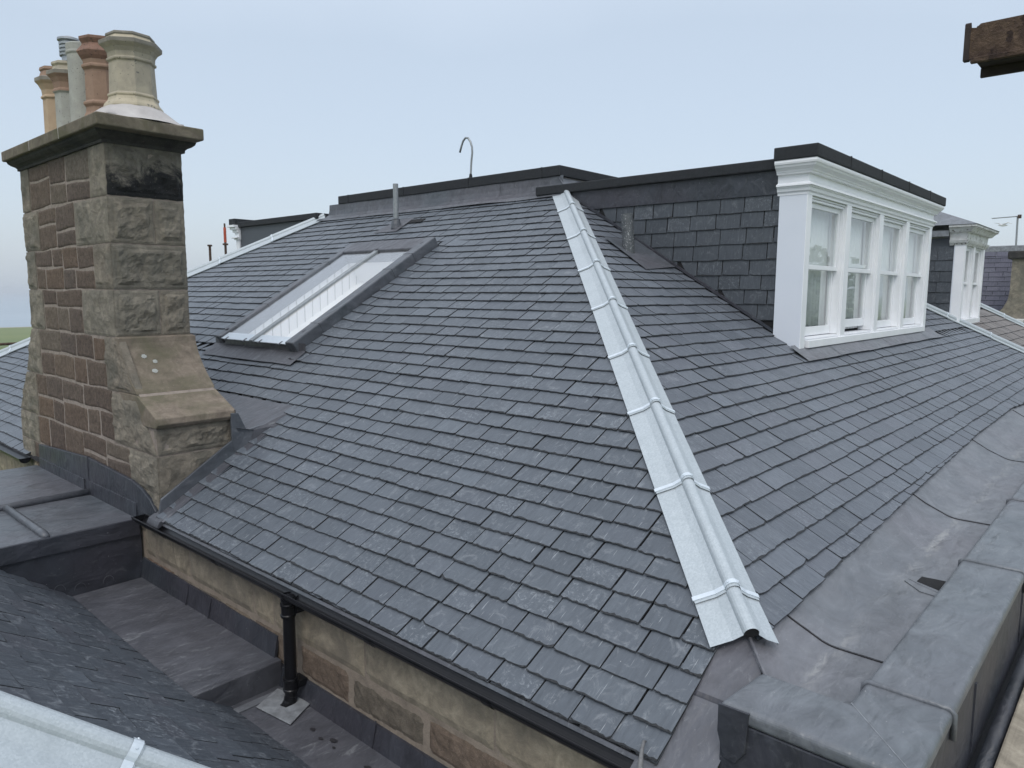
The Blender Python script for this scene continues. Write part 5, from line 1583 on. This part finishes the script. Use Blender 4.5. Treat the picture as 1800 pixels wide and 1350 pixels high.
m = MB()
ctr = (17.66, 3.75)
vs = [(NX0 - 0.22, NY - 0.22, 1.335), (NX1 + 0.22, NY - 0.22, 1.335), (NX1 + 0.22, 4.5, 1.335), (NX0 - 0.22, 4.5, 1.335), (17.2, 3.75, 1.72), (18.0, 3.75, 1.72)]
m.add(vs, [(0, 1, 5, 4), (1, 2, 5), (2, 3, 4, 5), (3, 0, 4), (0, 3, 2, 1)])
m.build("lead_roof", MS['lead_cap'], nd)
m = MB(); m.lathe((17.2, 3.75, 1.70), [(0.03, 0), (0.05, 0.03), (0.085, 0.09), (0.07, 0.15), (0.001, 0.18)], 12); m.build("finial", MS['pot_lip'], nd, smooth=True)
for a, b in ((NX0 + 0.16, 17.52), (17.68, NX1 - 0.14)):
    window(nd, a + 0.001, b - 0.001, -0.50, 0.95, NY, 0.22, MS['white'], 0.0, 0.06)
m = MB(); m.quad((NX0 + 0.1, 3.7, -0.6), (NX1, 3.7, -0.6), (NX1, 3.7, 1.0), (NX0 + 0.1, 3.7, 1.0)); m.build("room_lining", MS['room'], nd, recalc=False)
m = MB()
def bD(s): return [(3.22, (s + B0) / T + 0.02)]
slates(m, (NX0 + 0.01, 0, 0), (0, 1, 0), (0, 0, 1), (-1, 0, 0), [-0.6 + 0.21 * i for i in range(8)], bD, 0.3, 0.45, rn, nseg=3, rag=0.004)
m.build('cheek_slates', [MS['slate_cheek'], MS['slate_edge_shade']], nd, recalc=False)
m = MB(); m.prism([(NX0 + 0.03, 3.2, -0.6), (NX0 + 0.03, 6.0, 1.0), (NX0 + 0.03, 6.0, 1.1), (NX0 + 0.03, 3.2, 1.1)], (0.1, 0, 0)); m.build("cheek_wall", MS['slate_cheek'], nd)
m = MB(); m.box(NX0 - 0.12, NX1, 3.31, 6.0, 1.12, 1.24); m.build("lead_flat", MS['lead_pale'], nd, bevel=0.01)

# purple mansard farther off
def at_x(px, py, x):
    r = _right * (px - 900) + _down * (py - 675) + _fwd * 1284
    return r * (x / r.x)
mn = thing("mansard_house", "purple slate mansard with pale lead top, behind the aerial", "house", (32, 3.0, GZ))
m = MB()
slates(m, (31.0, 0, 0), (0, 1, 0), (0.18, 0, 0.984), (-0.984, 0, 0.18), [-0.9 + 0.17 * i for i in range(15)], lambda s: [(2.0, 6.4)], 0.32, 0.5, rn, nseg=3)
m.build('slate_slope', [MS['slate_purple'], MS['slate_edge_shade']], mn, recalc=False)
m = MB(); m.box(31.25, 38, 0.5, 6.4, GZ, 1.35); m.build("wall", MS['deck'], mn)
m = MB(); m.box(31.3, 38, 2.0, 6.45, 1.50, 1.72); m.build("lead_top", MS['lead_pale'], mn, bevel=0.02)
m = MB(); m.box(30.4, 31.0, 0.0, 6.4, -1.35, -1.02); m.box(30.2, 31.0, 0.0, 6.4, -1.01, -0.9); m.build("eaves_cornice", MS['lead_dark'], mn, bevel=0.02)
c3 = thing("chimney_stack", "soot-dark stone chimney with curved shoulder at the right edge", "chimney", (29.5, 3.0, -1.3))
m = MB()
pc = [(3.95, 1.15), (3.95, 0.1), (3.99, -0.2), (4.1, -0.45), (4.3, -0.68), (4.5, -0.80), (1.0, -0.80), (1.0, 1.15)]
m.prism([(29.2, y, z) for y, z in pc], (0.8, 0, 0)); m.build("stack", MS['quoin'], c3)
m = MB(); m.box(29.1, 30.1, 1.0, 4.08, 1.15, 1.42); m.build("cope", MS['soot'], c3, bevel=0.05)
m = MB(); m.box(29.0, 30.2, 0.5, 4.7, -0.90, -0.80); m.build("base_ledge", MS['white_old'], c3, bevel=0.02)
m = MB(); m.lathe((29.6, 3.55, 1.42), [(0.16, 0), (0.14, 0.1), (0.14, 0.5), (0.18, 0.55), (0.15, 0.62)], 14)
tag(m.build("chimney_pot", MS['pot_terra'], None, (29.6, 3.55, 1.42)), "terracotta pot on the far chimney at the right edge", "chimney pot", "chimney pots standing on the cope")
ae = thing("television_aerial", "thin television aerial mast against the sky at the right edge", "aerial", at_x(1782, 520, 30.6))
mt, mb0 = at_x(1789, 381, 30.6), at_x(1780, 530, 30.6)
m = MB(); m.tube([mb0, mt], 0.03, 8); m.build("mast", MS['galv_rod'], ae)
bl, br = at_x(1744, 384, 30.6), at_x(1793, 380, 30.6)
m = MB(); m.tube([bl, br], 0.018, 6)
for f in [i / 9 for i in range(10)]:
    p = bl + (br - bl) * f
    m.tube([p + Vector((-0.15, 0, 0.0)), p + Vector((0.15, 0, 0.0))], 0.008, 5)
m.build("boom", MS['galv_rod'], ae)
m = MB(); m.box(br.x - 0.05, br.x + 0.05, br.y - 0.04, br.y + 0.06, br.z - 0.07, br.z + 0.05); m.build("clamp", MS['rust'], ae)
# gull
gp_ = at_x(1763, 396, 60)
m = MB()
m.tube([gp_ + Vector((0, 0.28, 0.02)), gp_ + Vector((0, 0.12, 0.0)), gp_, gp_ + Vector((0, -0.15, 0)), gp_ + Vector((0, -0.3, -0.01))], [0.02, 0.06, 0.08, 0.06, 0.01], 10)
for sgn in (-1, 1):
    a_, b_, c_ = gp_ + Vector((0, 0.08, 0.03)), gp_ + Vector((0.12 * sgn, 0.30 * sgn, 0.16)), gp_ + Vector((0.2 * sgn, 0.55 * sgn, 0.20 if sgn > 0 else 0.05))
    m.tube([a_, b_, c_], [0.05, 0.035, 0.008], 6)
tag(m.build("seagull", MS['gull'], None, tuple(gp_), smooth=True), "small pale gull flying just below the aerial's boom", "bird")

# trees inland (mirrored in the window glass)
m = MB(); rt = random.Random(3)
for i in range(16):
    cx_, cy_ = 60 + i * 5.5 + rt.uniform(-2, 2), -22 - i * 1.2 + rt.uniform(-5, 5)
    hh = rt.uniform(15.5, 20.5)
    m.tube([(cx_, cy_, GZ), (cx_ + 0.3, cy_, GZ + hh * 0.6)], [0.3, 0.12], 6)
    for k in range(260):
        v_ = Vector((rt.gauss(0, 1), rt.gauss(0, 1), rt.gauss(0, 1))).normalized() * rt.uniform(0.3, 1.0)
        c_ = Vector((cx_ + v_.x * 3.6, cy_ + v_.y * 3.6, GZ + hh * 0.62 + v_.z * hh * 0.36))
        n_ = Vector((rt.gauss(0, 1), rt.gauss(0, 1), rt.gauss(0, 1))).normalized(); a_ = n_.orthogonal().normalized() * 0.45; b_ = n_.cross(a_) 
        m.add([c_ + a_, c_ + b_, c_ - a_, c_ - b_], [(0, 1, 2, 3)])
MS['leaf'] = simple("dark leaves", (0.035, 0.055, 0.020), (0.07, 0.10, 0.04), 0.5, 0.8)
tag(m.build("treeline", MS['leaf'], None, (90, -30, GZ), recalc=False), kind="stuff")

# air
hz = MB(); hz.box(-4100, 4100, -4100, 4900, GZ - 1.5, 9.0)
hm = bpy.data.materials.new("sea haze"); hm.use_nodes = True
ht = hm.node_tree; ht.nodes.remove(ht.nodes["Principled BSDF"])
pv = ht.nodes.new("ShaderNodeVolumePrincipled")
pv.inputs["Color"].default_value = (0.90, 0.95, 1.0, 1); pv.inputs["Density"].default_value = 0.0006
ht.links.new(pv.outputs[0], ht.nodes["Material Output"].inputs["Volume"])
tag(hz.build("haze", hm), kind="stuff")
